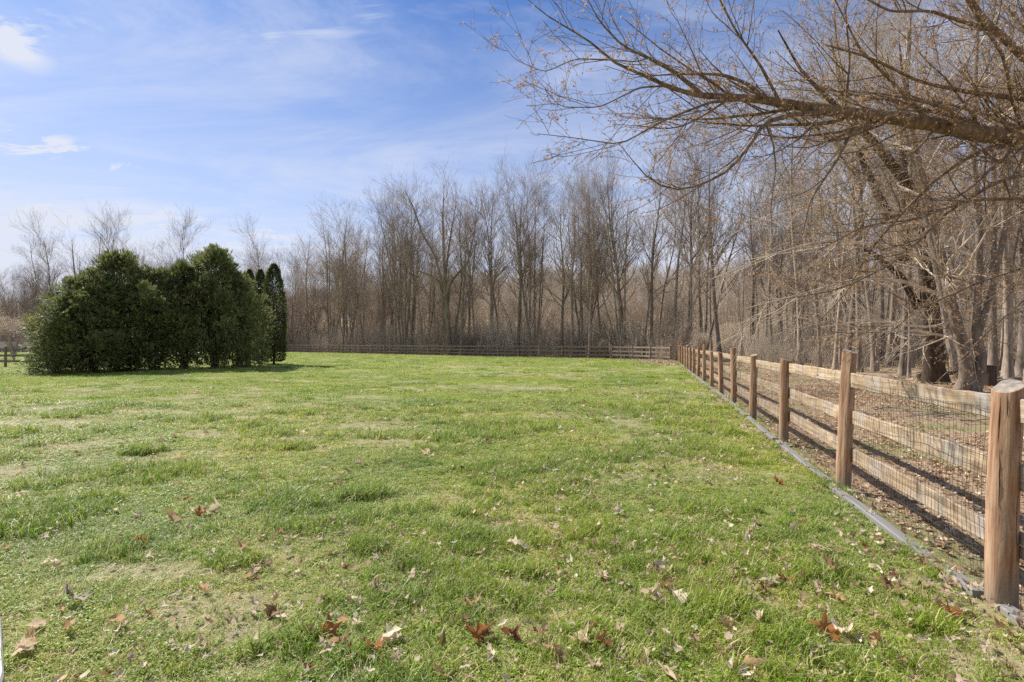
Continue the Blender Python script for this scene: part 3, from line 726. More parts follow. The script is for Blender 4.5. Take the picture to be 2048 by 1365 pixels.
POST_H = {0: 1.335, 1: 1.50, 2: 1.315, 3: 1.33, 4: 1.43, 5: 1.29, 6: 1.27, 7: 1.50, 8: 1.31, 9: 1.29, 10: 1.33, 11: 1.42, 12: 1.30, 13: 1.30, 14: 1.38, 15: 1.68}
TILT = {0: (.0, .035), 1: (.01, .045), 2: (0, .03), 3: (0, .01), 4: (0, .0), 7: (0, .02)}
def build_side_fence():
    root = link('post_and_rail_fence', None, None, (FX0, FY0, 0))
    tag(root, 'warm brown post and rail fence with wire mesh along the right side of the lawn', 'fence')
    ang = math.atan2(FSY, FSX); bay = math.hypot(FSX, FSY); nrm = np.array([-math.sin(ang), math.cos(ang)])
    rails = [rail_mesh('rail_%d' % i, 100+i, bay+.02) for i in range(6)]
    wf = [wire_mesh('wire_fine_%d' % i, i, bay) for i in range(2)]; wc = wire_mesh('wire_coarse', 5, bay, fine=False)
    for i in range(-1, 16):
        x, y = i*FSX, i*FSY
        me = post_mesh('post_%d' % i, 200+i, POST_H.get(i, 1.33), .074 if i == 0 else .074, -.040 if i == 0 else .022, 40 if i < 3 else 18, 60 if i < 3 else 22)
        t = TILT.get(i, (rng.normal()*.012, rng.normal()*.012))
        po = link('post', me, root, (x, y, 0), (t[0], t[1], 0))
        if i in (0, 1, 2):
            g = np.random.default_rng(i+3)
            for (az, z0, ln) in ([(-2.62, .60, .36), (-2.35, 1.15, .13), (-2.8, 1.0, .27)], [(-2.3, .5, .4), (-2.0, 1.2, .2)], [(-2.4, .3, .3)])[i]:
                K = 8; zz = np.linspace(z0, z0+ln, K); r = .0; w = .0022*np.sin(np.linspace(0, math.pi, K))+.0004
                V = []
                aa = az+np.cumsum(g.normal(size=K))*.012
                for k in range(K):
                    rad = .075
                    for s in (-1, 1):
                        a2 = aa[k]+s*w[k]/rad; V.append([math.cos(a2)*rad*1.0, math.sin(a2)*rad*1.0, zz[k]])
                V = np.array(V)
                # lay the crack on the real surface
                co = np.empty(len(me.vertices)*3, np.float32); me.vertices.foreach_get('co', co); co = co.reshape(-1, 3)
                for v in V:
                    dd = (np.arctan2(co[:, 1], co[:, 0])-math.atan2(v[1], v[0])+math.pi) % (2*math.pi)-math.pi
                    jn = np.argmin((dd*.08)**2+(co[:, 2]-v[2])**2); rr = math.hypot(co[jn, 0], co[jn, 1])+.0016
                    a2 = math.atan2(v[1], v[0]); v[0], v[1] = math.cos(a2)*rr, math.sin(a2)*rr
                q = np.array([[2*k, 2*k+1, 2*k+3, 2*k+2] for k in range(K-1)])
                link('crack', mesh_from('crack', V, q, M_crack), po)
        if i == 15: break
        for k, z in enumerate((1.17, .79, .395)):
            link('rail', rails[(i*3+k) % 6], root, (x+FSX/2-nrm[0]*.078, y+FSY/2-nrm[1]*.078, z+rng.normal()*.012), (0, rng.normal()*.004, ang+(k % 2)*math.pi))
        off = -nrm*.040
        link('wire_mesh', wf[i % 2] if i < 5 else wc, root, (x+FSX/2+off[0], y+FSY/2+off[1], 0), (0, 0, ang))
build_side_fence()

def build_line_fence(pts, name, label, spacing=2.71, H=1.25):
    root = link(name, None, None, (pts[0][0], pts[0][1], 0)); tag(root, label, 'fence')
    pts = np.array(pts, float); seg = np.linalg.norm(np.diff(pts, axis=0), axis=1); tot = seg.sum(); n = int(round(tot/spacing))
    s = np.linspace(0, tot, n+1); cs = np.concatenate([[0], np.cumsum(seg)])
    P = np.stack([np.interp(s, cs, pts[:, 0]), np.interp(s, cs, pts[:, 1])], 1)
    posts = [post_mesh('line_post_%d' % i, 300+i, H+.05*i, .075, .015, 10, 8, M_postfar) for i in range(3)]
    rails = [rail_mesh('line_rail_%d' % i, 400+i, spacing+.02, .14, .036, M_railfar, 6) for i in range(3)]
    wc = wire_mesh('line_wire', 8, spacing, 1.1, False)
    for i in range(n+1):
        x, y = P[i]-pts[0]
        link('post', posts[int(rng.integers(0, 3))], root, (x, y, 0), (rng.normal()*.012, rng.normal()*.012, rng.random()*6))
        if i == n: break
        d = P[i+1]-P[i]; a = math.atan2(d[1], d[0]); L = np.hypot(*d)
        for z in (1.13, .74, .37):
            link('rail', rails[int(rng.integers(0, 3))], root, (x+d[0]/2, y+d[1]/2, z+rng.normal()*.01), (0, rng.normal()*.004, a), (L/spacing, 1, 1))
        link('wire_mesh', wc, root, (x+d[0]/2-math.sin(a)*.034, y+d[1]/2+math.cos(a)*.034, 0), (0, 0, a), (L/spacing, 1, 1))
build_line_fence([(13.1, 43.4)]+FARL[1:], 'back_fence', 'brown post and rail fence along the far edge of the lawn before the woods')
build_line_fence([(-43.69, 33.0), (-32.9, 34.1), (-24.8, 34.9)], 'left_fence', 'short stretch of brown post and rail fence at the left edge by the road', 2.71, 1.30)

# ------------------------------------------------------------------ grey edging boards along the fence foot
ORD = ['nearest', 'second', 'third', 'fourth', 'fifth', 'sixth', 'seventh', 'eighth', 'ninth', 'tenth', 'eleventh']
def edging():
    m, nt, N, L = mat('weathered_edging'); n = tex(nt, scale=24, detail=5, stretch=(.08, 1, 1)); n2 = tex(nt, scale=3, detail=4)
    c = ramp(nt, n.outputs['Fac'], [(.3, (.12, .117, .12)), (.7, (.26, .256, .258))]); c = mixc(nt, n2.outputs['Fac'], c, (.22, .205, .185))
    finish(nt, c, .7, .3, n.outputs['Fac'], .5, .004)
    ang = math.atan2(FSY, FSX); nrm = np.array([-math.sin(ang), math.cos(ang)]); dirv = np.array([math.cos(ang), math.sin(ang)])
    lab = {-1: 'grey edging board running past the right side of the nearest fence post',
           0: 'grey edging board with leaves on it between the nearest and second fence posts', 1: 'grey edging board between the second and third fence posts',
           2: 'grey edging board between the third and fourth fence posts', 3: 'grey edging board between the fourth and fifth fence posts'}
    for i in range(-1, 10):
        K = 14; acc = Acc(); L0 = 2.56; x = np.linspace(-L0/2, L0/2, K); g = np.random.default_rng(500+i)
        sag = .03*np.sin(x*1.3+i); w = .045; V = []
        for k in range(K):
            zt = .026+.008*math.sin(x[k]*3+i)
            V += [(x[k], sag[k]-w, -.02), (x[k], sag[k]-w, zt), (x[k], sag[k]-w+.012, zt+.007), (x[k], sag[k]+w-.012, zt+.007), (x[k], sag[k]+w, zt), (x[k], sag[k]+w, -.02)]
        F4 = [[k*6+s, (k+1)*6+s, (k+1)*6+(s+1) % 6, k*6+(s+1) % 6] for k in range(K-1) for s in range(6)]
        me = mesh_from('edging_%d' % i, V, [np.array(F4), np.array([[0, 1, 2, 3, 4, 5], [(K-1)*6+s for s in (5, 4, 3, 2, 1, 0)]])], m, False)
        c = np.array([FX0, FY0])+dirv*math.hypot(FSX, FSY)*(i+.5)+nrm*(.10 if i != -1 else .02)
        o = link('edging_board', me, None, (c[0], c[1], float(relief(c[:1], c[1:])[0])+.024), (0, 0, ang+.012*g.normal()))
        tag(o, lab.get(i, 'grey edging board between the %s and %s fence posts' % (ORD[i], ORD[i+1])), 'edging board', 'edging boards along the foot of the right fence')
edging()

# ------------------------------------------------------------------ concrete pad, lower left
def pad():
    m, nt, N, L = mat('pale_concrete'); n = tex(nt, scale=20, detail=6); finish(nt, ramp(nt, n.outputs['Fac'], [(.3, (.46, .45, .44)), (.7, (.62, .61, .60))]), .85, .2, n.outputs['Fac'], .3, .003)
    ln = [(-6.5, .6), (-1.9, .6), (-1.78, 1.1), (-1.85, 1.6), (-2.06, 2.05), (-2.39, 2.47), (-2.79, 2.87), (-3.13, 3.2), (-3.49, 3.54), (-3.95, 3.9), (-4.6, 4.25), (-5.4, 4.4), (-6.5, 4.4)]
    o = np.array(ln); n_ = len(o); c = o.mean(0)
    z = [-.05, .035, .05]; V = []
    for zz, s in zip(z, (1, 1, .99)):
        V += [(p[0]*s+c[0]*(1-s), p[1]*s+c[1]*(1-s), zz) for p in o]
    i = np.arange(n_); j = (i+1) % n_
    q = [np.stack([k*n_+i, k*n_+j, (k+1)*n_+j, (k+1)*n_+i], 1) for k in (0, 1)]
    me = mesh_from('pad', V, [np.concatenate(q), np.array([[2*n_+k for k in range(n_)]])], m, False)
    ob = link('concrete_pad', me)
    tag(ob, 'pale concrete pad with a rounded edge at the lower left corner of the lawn', 'concrete pad')
pad()

# ------------------------------------------------------------------ hedge of evergreens
def evergreen_mat(name, a, b, c):
    m, nt, N, L = mat(name)
    n = tex(nt, scale=1.6, detail=4, coord='Position'); n2 = tex(nt, scale=22, detail=2, coord='Position')
    c1 = ramp(nt, n.outputs['Fac'], [(.35, a), (.55, b), (.72, c)]); c2 = ramp(nt, n2.outputs['Fac'], [(.35, (.75, .75, .75)), (.65, (1.25, 1.25, 1.2))])
    finish(nt, mixc(nt, 1., c1, c2, 'MULTIPLY'), .5, .35, trans=.42); return m
M_ever = evergreen_mat('evergreen_sprays', (.145, .17, .07), (.22, .245, .092), (.39, .355, .14))
M_arb = evergreen_mat('arborvitae_sprays', (.085, .11, .035), (.11, .135, .045), (.15, .165, .055))
def sprays(acc, g, C, D, L, W, droop=.3):
    """flat fan sprays: C centres, D directions; each a stem blade with five side leaflets"""
    n = len(C); D = D/np.linalg.norm(D, axis=1, keepdims=True)
    up = np.array([0, 0, 1.])+g.normal(size=(n, 3))*.38; S_ = np.cross(D, up); S_ /= np.linalg.norm(S_, axis=1, keepdims=True)+1e-9
    Nn = np.cross(S_, D); Nn /= np.linalg.norm(Nn, axis=1, keepdims=True)+1e-9
    L = L[:, None]; W = W[:, None]
    tip = C+D*L-np.array([0, 0, 1.])*L*droop*g.random((n, 1))
    mid = (C+tip)/2+Nn*L*.06
    V = [C-S_*W*.08, mid-S_*W*.10, tip, mid+S_*W*.10, C+S_*W*.08]
    T = []
    for (t, sd_, ln) in [(.15, 1, .62), (.15, -1, .62), (.4, 1, .72), (.4, -1, .72), (.62, 1, .52), (.62, -1, .52)]:
        b = C+(tip-C)*t+Nn*L*.05; e = b+S_*sd_*W*ln*.5+D*L*.30*ln-np.array([0, 0, 1.])*L*.10*g.random((n, 1))+Nn*L*.08*g.normal(size=(n, 1))
        w = D*L*.075; k = len(V); V += [b-w, e, b+w]; T.append([k, k+1, k+2])
    V = np.stack(V, 1); m = V.shape[1]; b = np.arange(n)[:, None]*m
    acc.add(V.reshape(-1, 3), [np.concatenate([b+t for t in T]+[b+[1, 2, 3]]), b+[0, 1, 3, 4]])
def bush_mesh(name, seed, nb=52, per=92):
    """unit bush: height 1, radius about .5"""
    g = np.random.default_rng(seed); acc = Acc()
    def shell(n, f0, f1):
        z = g.random(n)**.8*.97+.02; a = g.random(n)*2*math.pi
        prof = np.interp(z, [0, .06, .25, .5, .75, .9, 1.0], [.39, .48, .56, .51, .38, .22, .04])
        lump = 1+.20*(vnoise(a*1.9, z*5, seed)-.5)*2+.12*np.sin(a*3+seed)*(1-z)
        f = f0+(f1-f0)*g.random(n)
        r = prof*lump*f
        return np.stack([np.cos(a)*r, np.sin(a)*r, z], 1), a, z
    B, a, z = shell(nb, .62, 1.12)
    idx = np.repeat(np.arange(nb), per); n = len(idx)
    out = np.stack([np.cos(a), np.sin(a), .35+.9*z], 1)[idx]; out /= np.linalg.norm(out, axis=1, keepdims=True)
    rad = (.065+.075*g.random(nb))[idx][:, None]
    off = g.normal(size=(n, 3)); off /= np.linalg.norm(off, axis=1, keepdims=True); off *= g.random((n, 1))**.4; off[:, 2] *= 1.25
    C = B[idx]+off*rad*(1-.45*np.maximum(off[:, 2:], 0)); C[:, 2] = np.maximum(C[:, 2], .01)
    D = off*.8+out*.6+np.array([0, 0, .25])+g.normal(size=(n, 3))*.25
    sprays(acc, g, C, D, .034+.034*g.random(n), .034+.026*g.random(n))
    B2, a2, z2 = shell(int(nb*per*.55), .45, .95)
    D2 = np.stack([np.cos(a2), np.sin(a2), .2+0*a2], 1)+g.normal(size=(len(B2), 3))*.5
    sprays(acc, g, B2, D2, .05+.04*g.random(len(B2)), .06+.04*g.random(len(B2)))
    # leading tips
    nt_ = 14; a3 = g.random(nt_)*6.28; r3 = .14*g.random(nt_)
    for k in range(nt_):
        b = np.array([math.cos(a3[k])*r3[k], math.sin(a3[k])*r3[k], .86-.5*r3[k]]); h = .10+.06*g.random()
        m_ = 26; t = g.random(m_); C = b+np.array([0, 0, 1.])*h*t[:, None]+g.normal(size=(m_, 3))*.014*(1.2-t[:, None])
        sprays(acc, g, C, g.normal(size=(m_, 3))*.6+[0, 0, .9], .026+.02*g.random(m_), .026+.015*g.random(m_))
    return acc.mesh(name, M_ever, False)
def stem_mesh(name, seed, m=M_barkdark):
    g = np.random.default_rng(seed); acc = Acc()
    ns = 4; P = []
    for k in range(ns):
        a = g.random()*6.28; z = np.linspace(-.01, .8, 7); P.append(np.stack([np.cos(a)*(.03+.16*z)+.01*g.normal(size=7), np.sin(a)*(.03+.16*z)+.01*g.normal(size=7), z], 1))
    P = np.array(P); Rd = np.repeat(np.linspace(.016, .004, 7)[None], ns, 0); tubes(acc, P, Rd, 6)
    b, r = spawn(g, P, Rd, 70, (.08, .9), (50, 85), (.25, .4), 5, .12, .05, .6, .001, .5); tubes(acc, b, r, 3)
    return acc.mesh(name, m)
def hedge():
    BM = [bush_mesh('bush_crown_%d' % i, 600+i) for i in range(4)]; ST = [stem_mesh('bush_stem_%d' % i, 620+i) for i in range(2)]
    spec = [(156, 27.2, 590, 2.9, 'leftmost lower evergreen of the hedge mass, sloping to the ground, sunlit along its left side'),
            (186, 28.6, 552, 3.3, 'dark evergreen between the sloping left end of the hedge and its first peak'),
            (236, 29.8, 511, 3.4, 'evergreen forming the pointed left peak of the hedge mass'),
            (305, 31.0, 542, 3.4, 'evergreen in the dip just right of the left peak of the hedge'),
            (368, 32.0, 531, 3.4, 'broad evergreen in the middle of the hedge between its two peaks'),
            (430, 33.2, 500, 3.6, 'tallest evergreen forming the right peak of the hedge'),
            (472, 34.2, 556, 2.9, 'evergreen sloping down at the right end of the hedge beside the columnar trees'),
            (150, 29.4, 612, 3.0, 'low evergreen at the back of the left end of the hedge')]
    for i, (px, d, ty, w, lb) in enumerate(spec):
        x = (px-1024)/F*d; h = CAMZ+(685-ty)/F*d
        r = link('evergreen_shrub', None, None, (x, d, 0), (0, 0, i*1.3)); tag(r, lb, 'evergreen', 'dark evergreens grown together into a big hedge mass')
        link('crown', BM[i % 4], r, None, None, (w*1.32, w*1.32, h/1.0)); link('trunk', ST[i % 2], r, None, None, (w*1.3, w*1.3, h))
    # columnar arborvitae
    def column(name, seed):
        g = np.random.default_rng(seed); acc = Acc(); n = 11000
        z = g.random(n)*.985+.01; a = g.random(n)*6.28
        prof = np.interp(z, [0, .03, .12, .35, .6, .82, .94, 1.0], [.55, .80, 1.0, 1.0, .92, .66, .38, .05])*(1+.12*(vnoise(a*2.2, z*9, seed)-.5)*2)*(.62+.42*g.random(n)**.6)
        C = np.stack([np.cos(a)*prof, np.sin(a)*prof, z], 1)
        D = np.stack([np.cos(a)*.9, np.sin(a)*.9, np.full(n, .28)], 1)+g.normal(size=(n, 3))*np.array([.35, .35, .06])
        L = .16+.1*g.random(n); 
        # unit column: radius 1, height 1 - sprays are squeezed in z so that they look right once scaled
        acc2 = Acc(); C2 = C*np.array([1, 1, 9.0]); D2 = D*np.array([1, 1, 3.2]); sprays(acc2, g, C2, D2, L, L*.8, .1)
        V = np.concatenate(acc2.V); V[:, 2] /= 9.0
        acc.add(V, [np.concatenate(f) for f in acc2.F.values()])
        return acc.mesh(name, M_arb, False)
    CM = [column('column_%d' % i, 640+i) for i in range(2)]
    for i, (px, d, ty, w, lb) in enumerate([(548, 37.2, 529, .80, 'tall slim columnar evergreen at the right end of the hedge, fully in view'),
                                            (521, 38.6, 540, .62, 'columnar evergreen half hidden just left of the tall one'),
                                            (499, 40.0, 540, .62, 'columnar evergreen of which only the tip shows above the hedge')]):
        x = (px-1024)/F*d; h = CAMZ+(685-ty)/F*d
        r = link('columnar_evergreen', None, None, (x, d, 0), (0, 0, i*2.)); tag(r, lb, 'evergreen', 'columnar evergreens at the end of the hedge')
        link('crown', CM[i % 2], r, (0, 0, .12), None, (w, w, h-.12))
        acc = Acc(); tubes(acc, np.array([[[0, 0, -.1], [0, 0, h*.3], [0, 0, h*.75]]]), np.array([[.09, .07, .03]]), 8); link('trunk', acc.mesh('column_trunk', M_barkdark), r)
hedge()

# ------------------------------------------------------------------ bare trees
def trunk_line(g, H, lean=(0, 0), wob=.25, K=16, r=.16, base=(0, 0)):
    z = np.linspace(0, 1, K); ph = g.random(4)*6.28
    x = base[0]+lean[0]*z*H+wob*(np.sin(z*5+ph[0])*z+.4*np.sin(z*11+ph[1])*z); y = base[1]+lean[1]*z*H+wob*(np.sin(z*4.4+ph[2])*z+.4*np.sin(z*12+ph[3])*z)
    R = r*(1-z)**.85+.012; R[0] *= 1.55; R[1] *= 1.08
    P = np.stack([x, y, z*H-.12], 1); return P, R
def make_tree(name, seed, H, stems=1, r=.16, t0=.35, n1=26, n2=220, n3=1100, n4=0, ang1=(22, 48), L1=(3.5, 6.5), lean=.02, spread=.12, wob=.3, rt=.009, trop=.12, mt=M_bark, mc=M_twig):
    g = np.random.default_rng(seed); P, R = [], []
    for s in range(stems):
        if stems == 1: ln = (g.normal()*lean, g.normal()*lean)
        else:
            a = 6.28*s/stems+g.random(); ln = (math.cos(a)*spread*(.5+g.random()), math.sin(a)*spread*(.5+g.random()))
        p, q = trunk_line(g, H*(1 if s == 0 else .75+.25*g.random()), ln, wob, 16, r*(1 if s == 0 else .6+.35*g.random()), (0, 0) if stems == 1 else (ln[0]*1.2, ln[1]*1.2))
        P.append(p); R.append(q)
    return bare_tree(name, g, np.array(P), np.array(R), t0, n1, n2, n3, n4, ang1, L1, rt, trop, mt, mc)
def bare_tree(name, g, P, R, t0, n1, n2, n3, n4, ang1, L1, rt, trop, mt, mc, sides=8, extra=None, buds=0, wander=.10, pull=None):
    ta = Acc(); tubes(ta, P, R, sides)
    ca = Acc()
    B1, R1 = spawn(g, P, R, n1, (t0, .97), ang1, L1, 9, wander, trop, .55, rt, .45, .017, pull)
    tubes(ca, B1, R1, 5)
    if extra is not None:
        for (E, ER) in extra:
            tubes(ca, E, ER, 6); 
    pools = [(B1, R1)]+(extra or [])
    def multi(pools, n, *a, **k):
        tot = [np.linalg.norm(np.diff(p, axis=1), axis=2).sum() for p, r in pools]; s = sum(tot); o = []
        for (p, r), t in zip(pools, tot): 
            if int(n*t/s): o.append(spawn(g, p, r, int(n*t/s), *a, **k))
        return o
    l1 = L1[1]
    B2 = multi(pools, n2, (.15, 1.), (18, 42), (l1*.28, l1*.58), 6, wander*.75, trop*.9, .6, rt*.8, .35, .014)
    for p, r in B2: tubes(ca, p, r, 4)
    B3 = multi(B2+[(P[:, -4:], R[:, -4:])], n3, (.1, 1.), (16, 42), (l1*.14, l1*.32), 5, wander*.75, trop*.8, .7, rt*.7, .3, .012)
    for p, r in B3: tubes(ca, p, r, 3)
    B4 = []
    if n4:
        B4 = multi(B3, n4, (.1, 1.), (18, 45), (l1*.07, l1*.17), 4, wander*.8, trop*.8, .8, rt*.55, .2, .012)
        for p, r in B4: tubes(ca, p, r, 3)
    bm = None
    if buds:
        ba = Acc(); src = np.concatenate([p.reshape(-1, 3) for p, r in (B4 or B3)+B3]); c = src[g.integers(0, len(src), buds)]+g.normal(size=(buds, 3))*.02
        u = g.normal(size=(buds, 3)); u /= np.linalg.norm(u, axis=1, keepdims=True); v = g.normal(size=(buds, 3)); v /= np.linalg.norm(v, axis=1, keepdims=True)
        s = (.012+.014*g.random(buds))[:, None]; V = np.stack([c-u*s, c+v*s*.45, c+u*s, c-v*s*.45], 1)
        ba.add(V.reshape(-1, 3), np.arange(buds*4).reshape(-1, 4)); bm = ba.mesh(name+'_buds', M_bud, False)
    return ta.mesh(name+'_trunk', mt), ca.mesh(name+'_crown', mc), bm

TP = {}
for i in range(4): TP['tall%d' % i] = make_tree('tall%d' % i, 700+i, 20, 1, .20, .30+.06*(i % 2), 22, 150, 620, 1150, (26, 52), (4.6, 8.0), .025, rt=.0078, trop=.07)
for i in range(2): TP['multi%d' % i] = make_tree('multi%d' % i, 720+i, 19, 4, .17, .25, 34, 190, 800, 1200, (20, 44), (3.8, 6.4), .02, .13, rt=.0075, trop=.06)
for i in range(3): TP['slim%d' % i] = make_tree('slim%d' % i, 730+i, 15, 1, .10, .30, 18, 110, 420, 420, (22, 50), (2.6, 4.8), .05, rt=.0065, wob=.4, trop=.05)
for i in range(3): TP['pole%d' % i] = make_tree('pole%d' % i, 740+i, 18, 1, .15, .52, 16, 100, 400, 500, (28, 56), (3., 5.6), .03, rt=.007, trop=.05, mt=M_bark2)
for i in range(3): TP['sap%d' % i] = make_tree('sap%d' % i, 750+i, 6.5, 2+i, .035, .12, 24, 130, 460, 0, (20, 50), (1.2, 2.6), .08, .2, rt=.005, wob=.5)
COUNT = 0
ORD = ['nearest', 'second', 'third', 'fourth', 'fifth', 'sixth', 'seventh', 'eighth', 'ninth', 'tenth', 'eleventh', 'twelfth', 'thirteenth', 'fourteenth', 'fifteenth', 'corner']
KINDW = dict(tall='branchy', multi='clumped', slim='slim', pole='pale', sap='bushy')
def wood_label(kind, x, y, H, tilt, side):
    px = 1024+x/y*F
    lean = 'leftward ' if tilt < -.045 else ('rightward ' if tilt > .045 else '')
    size = 'short' if H < 10 else ('tall' if H > 17.5 else 'medium')
    if side == 'right':
        k = int(np.argmin([abs(px-(1024+(FX0+i*FSX)/(FY0+i*FSY)*F)) for i in range(16)]))
        depth = 'fronting' if x-float(fence_x(min(y, 60))) < 15 else ('inside' if y < 50 else 'deep in')
        return '%s %s%s tree %s the right woods over the %s post' % (size, lean, KINDW[kind[:-1]], depth, ORD[k])
    if px < 565: where = 'behind the hedge' if px > 80 else 'at the far left'
    elif px > 1300: where = 'behind the fence corner'
    else:
        k = int(np.argmin([abs(px-h[0]) for h in HERO_TREES[:21]])); k2 = HERO_TREES[k]
        where = 'near the '+SHORT[k]
    d = 'just behind' if y < 72 else ('well behind' if y < 88 else 'far behind')
    if px < 565: d = 'far beyond'
    return '%s %s%s tree %s the far fence, %s' % (size, lean, KINDW[kind[:-1]], d, where)
SHORT = ['columnar evergreen', 'columnar evergreen', 'rounded clump', 'rounded clump', 'rounded clump', 'rounded clump', 'dense crown', 'dense crown', 'dense crown', 'forked tree', 'narrow tree',
         'narrow tree', 'wavy trunk', 'wavy trunk', 'dark trunk', 'dark trunk', 'high crown', 'fanning stems', 'fanning stems', 'fence corner', 'fence corner']
def place_tree(kind, x, y, H=None, label=None, group=None, name='bare_tree', sc=1.0, tilt=(0, 0), rz=None):
    global COUNT; COUNT += 1
    t, c, b = TP[kind]; base = dict(tall=20, multi=19, slim=15, pole=18, sap=6.5).get(kind[:-1], 20)
    s = (H/base) if H else sc
    r = link(name, None, None, (x, y, float(hill(x, y))-.03), (tilt[0], tilt[1], rng.random()*6.28 if rz is None else rz))
    link('trunk', t, r, None, None, s); link('crown', c, r, None, None, s)
    if b: link('buds', b, r, None, None, s)
    return tag(r, label, 'tree', group)
def pxx(px, d): return (px-1024)/F*d
G_FAR = 'bare trees of the wood behind the far fence'
HERO_TREES = [ # px, distance, top y, kind, lean, label
 (572, 92, 505, 'slim0', (0, -.04), 'thin bare tree right beside the columnar evergreen'),
 (616, 88, 470, 'slim1', (0, -.12), 'slender bare tree leaning left between the columnar evergreen and the rounded clump'),
 (660, 84, 448, 'multi0', (0, -.05), 'many-stemmed bare tree on the left of the rounded dense clump'),
 (693, 83, 440, 'multi1', (0, .0), 'many-stemmed bare tree at the centre of the rounded dense clump'),
 (688, 85, 452, 'tall0', (0, -.10), 'leaning bare tree whose trunk slants out of the rounded clump'),
 (730, 80, 470, 'slim2', (0, .05), 'slim bare tree in the gap right of the rounded clump'),
 (792, 74, 425, 'tall1', (0, -.05), 'bare tree left of the tall dark crowned pair, leaning slightly left'),
 (808, 72, 396, 'multi0', (0, 0), 'tall dense-crowned bare tree left of the big forked tree'),
 (823, 73, 400, 'tall2', (0, .02), 'tall straight bare tree close behind the dense-crowned one'),
 (950, 67, 405, 'slim1', (0, .02), 'narrow bare tree just right of the big forked tree'),
 (984, 66, 385, 'tall3', (0, -.02), 'straight bare tree with a narrow crown right of the forked tree'),
 (1001, 67, 392, 'slim0', (0, .03), 'slim bare tree close to the straight narrow one'),
 (1036, 62, 372, 'tall1', (0, -.08), 'bare tree with an S-shaped trunk leaning left above the far fence'),
 (1069, 63, 385, 'multi1', (0, .06), 'bare tree with several stems behind the middle of the far fence'),
 (1124, 60, 398, 'tall0', (0, 0), 'straight dark-trunked bare tree over the right half of the far fence'),
 (1155, 60, 420, 'slim2', (0, -.10), 'thin bare tree leaning left beside the straight dark trunk'),
 (1176, 56, 380, 'tall2', (0, .01), 'straight bare tree with a high rounded crown before the fence corner'),
 (1240, 53, 350, 'multi0', (0, -.10), 'large bare tree with stems fanning left near the fence corner'),
 (1257, 54, 360, 'tall3', (0, -.16), 'bare tree leaning strongly left beside the fanning one'),
 (1300, 52, 345, 'tall0', (0, -.05), 'tall bare tree behind the left side of the fence corner'),
 (1345, 50, 330, 'pole1', (0, 0), 'tall pole-like bare tree directly behind the fence corner'),
 (1375, 52, 300, 'tall1', (0, -.06), 'tall bare tree leaning left just right of the fence corner'),
 (1405, 55, 330, 'multi1', (0, -.04), 'many-stemmed bare tree just right of the fence corner'),
 (1440, 50, 300, 'tall3', (0, -.08), 'leaning bare tree above the fifth to seventh fence posts'),
 (58, 98, 490, 'slim2', (0, .05), 'bare tree with a crooked trunk at the far left, over the road'),
 (110, 104, 482, 'tall3', (0, .05), 'bare tree behind the left slope of the hedge'),
 (172, 104, 462, 'multi1', (0, 0), 'broad bare tree behind the hedge, left of its pointed peak'),
 (228, 106, 462, 'tall1', (0, 0), 'rounded bare crown showing above the left peak of the hedge'),
 (300, 112, 500, 'slim1', (0, 0), 'small thin bare crown over the dip in the hedge'),
 (364, 110, 465, 'tall2', (0, 0), 'single fan-shaped bare crown above the middle of the hedge'),
 (520, 100, 488, 'tall3', (0, 0), 'bare crown rising behind the columnar evergreens'),
]
for (px, d, ty, k, tl, lb) in HERO_TREES:
    place_tree(k, pxx(px, d), d, CAMZ+(685-ty)/F*d, lb, G_FAR, tilt=tl)
# the big forked tree
def forked():
    d = 66.; g = np.random.default_rng(9); base = at(898, 706, d)
    lines = [[(898, 708, .42), (897, 670, .30), (896, 620, .27), (893, 580, .24), (889, 500, .17), (888, 430, .09), (892, 370, .02)],
             [(896, 640, .20), (886, 590, .19), (880, 560, .17), (862, 545, .13), (835, 535, .09), (815, 530, .04)],
             [(893, 585, .20), (884, 560, .18), (874, 510, .14), (850, 470, .11), (835, 420, .08), (820, 390, .03)],
             [(895, 600, .2), (899, 560, .17), (915, 540, .14), (935, 520, .11), (945, 470, .08), (955, 400, .03)],
             [(903, 690, .18), (912, 640, .15), (918, 600, .12), (922, 540, .09), (915, 450, .05), (920, 390, .02)],
             [(890, 560, .15), (897, 500, .12), (905, 450, .08), (915, 400, .03)]]
    P, R = [], []
    for l in lines:
        A = smoothline([[*at(px, py, d), r] for px, py, r in l], 14); A[:, 1] += np.linspace(0, 1, 14)*g.normal()*2.0
        P.append(A[:, :3]-base); R.append(A[:, 3]*1.0)
    P = np.array(P); R = np.array(R); P[:, :, 2] += 0
    t, c, b = bare_tree('forked', g, P, R, .25, 60, 330, 1400, 2300, (22, 48), (3.4, 6.2), .0075, .06, M_bark, M_twig)
    r = link('bare_tree', None, None, (base[0], base[1], -.1)); link('trunk', t, r); link('crown', c, r)
    tag(r, 'big forked bare tree with a wide vase shape in the middle of the far wood', 'tree', G_FAR)
forked()

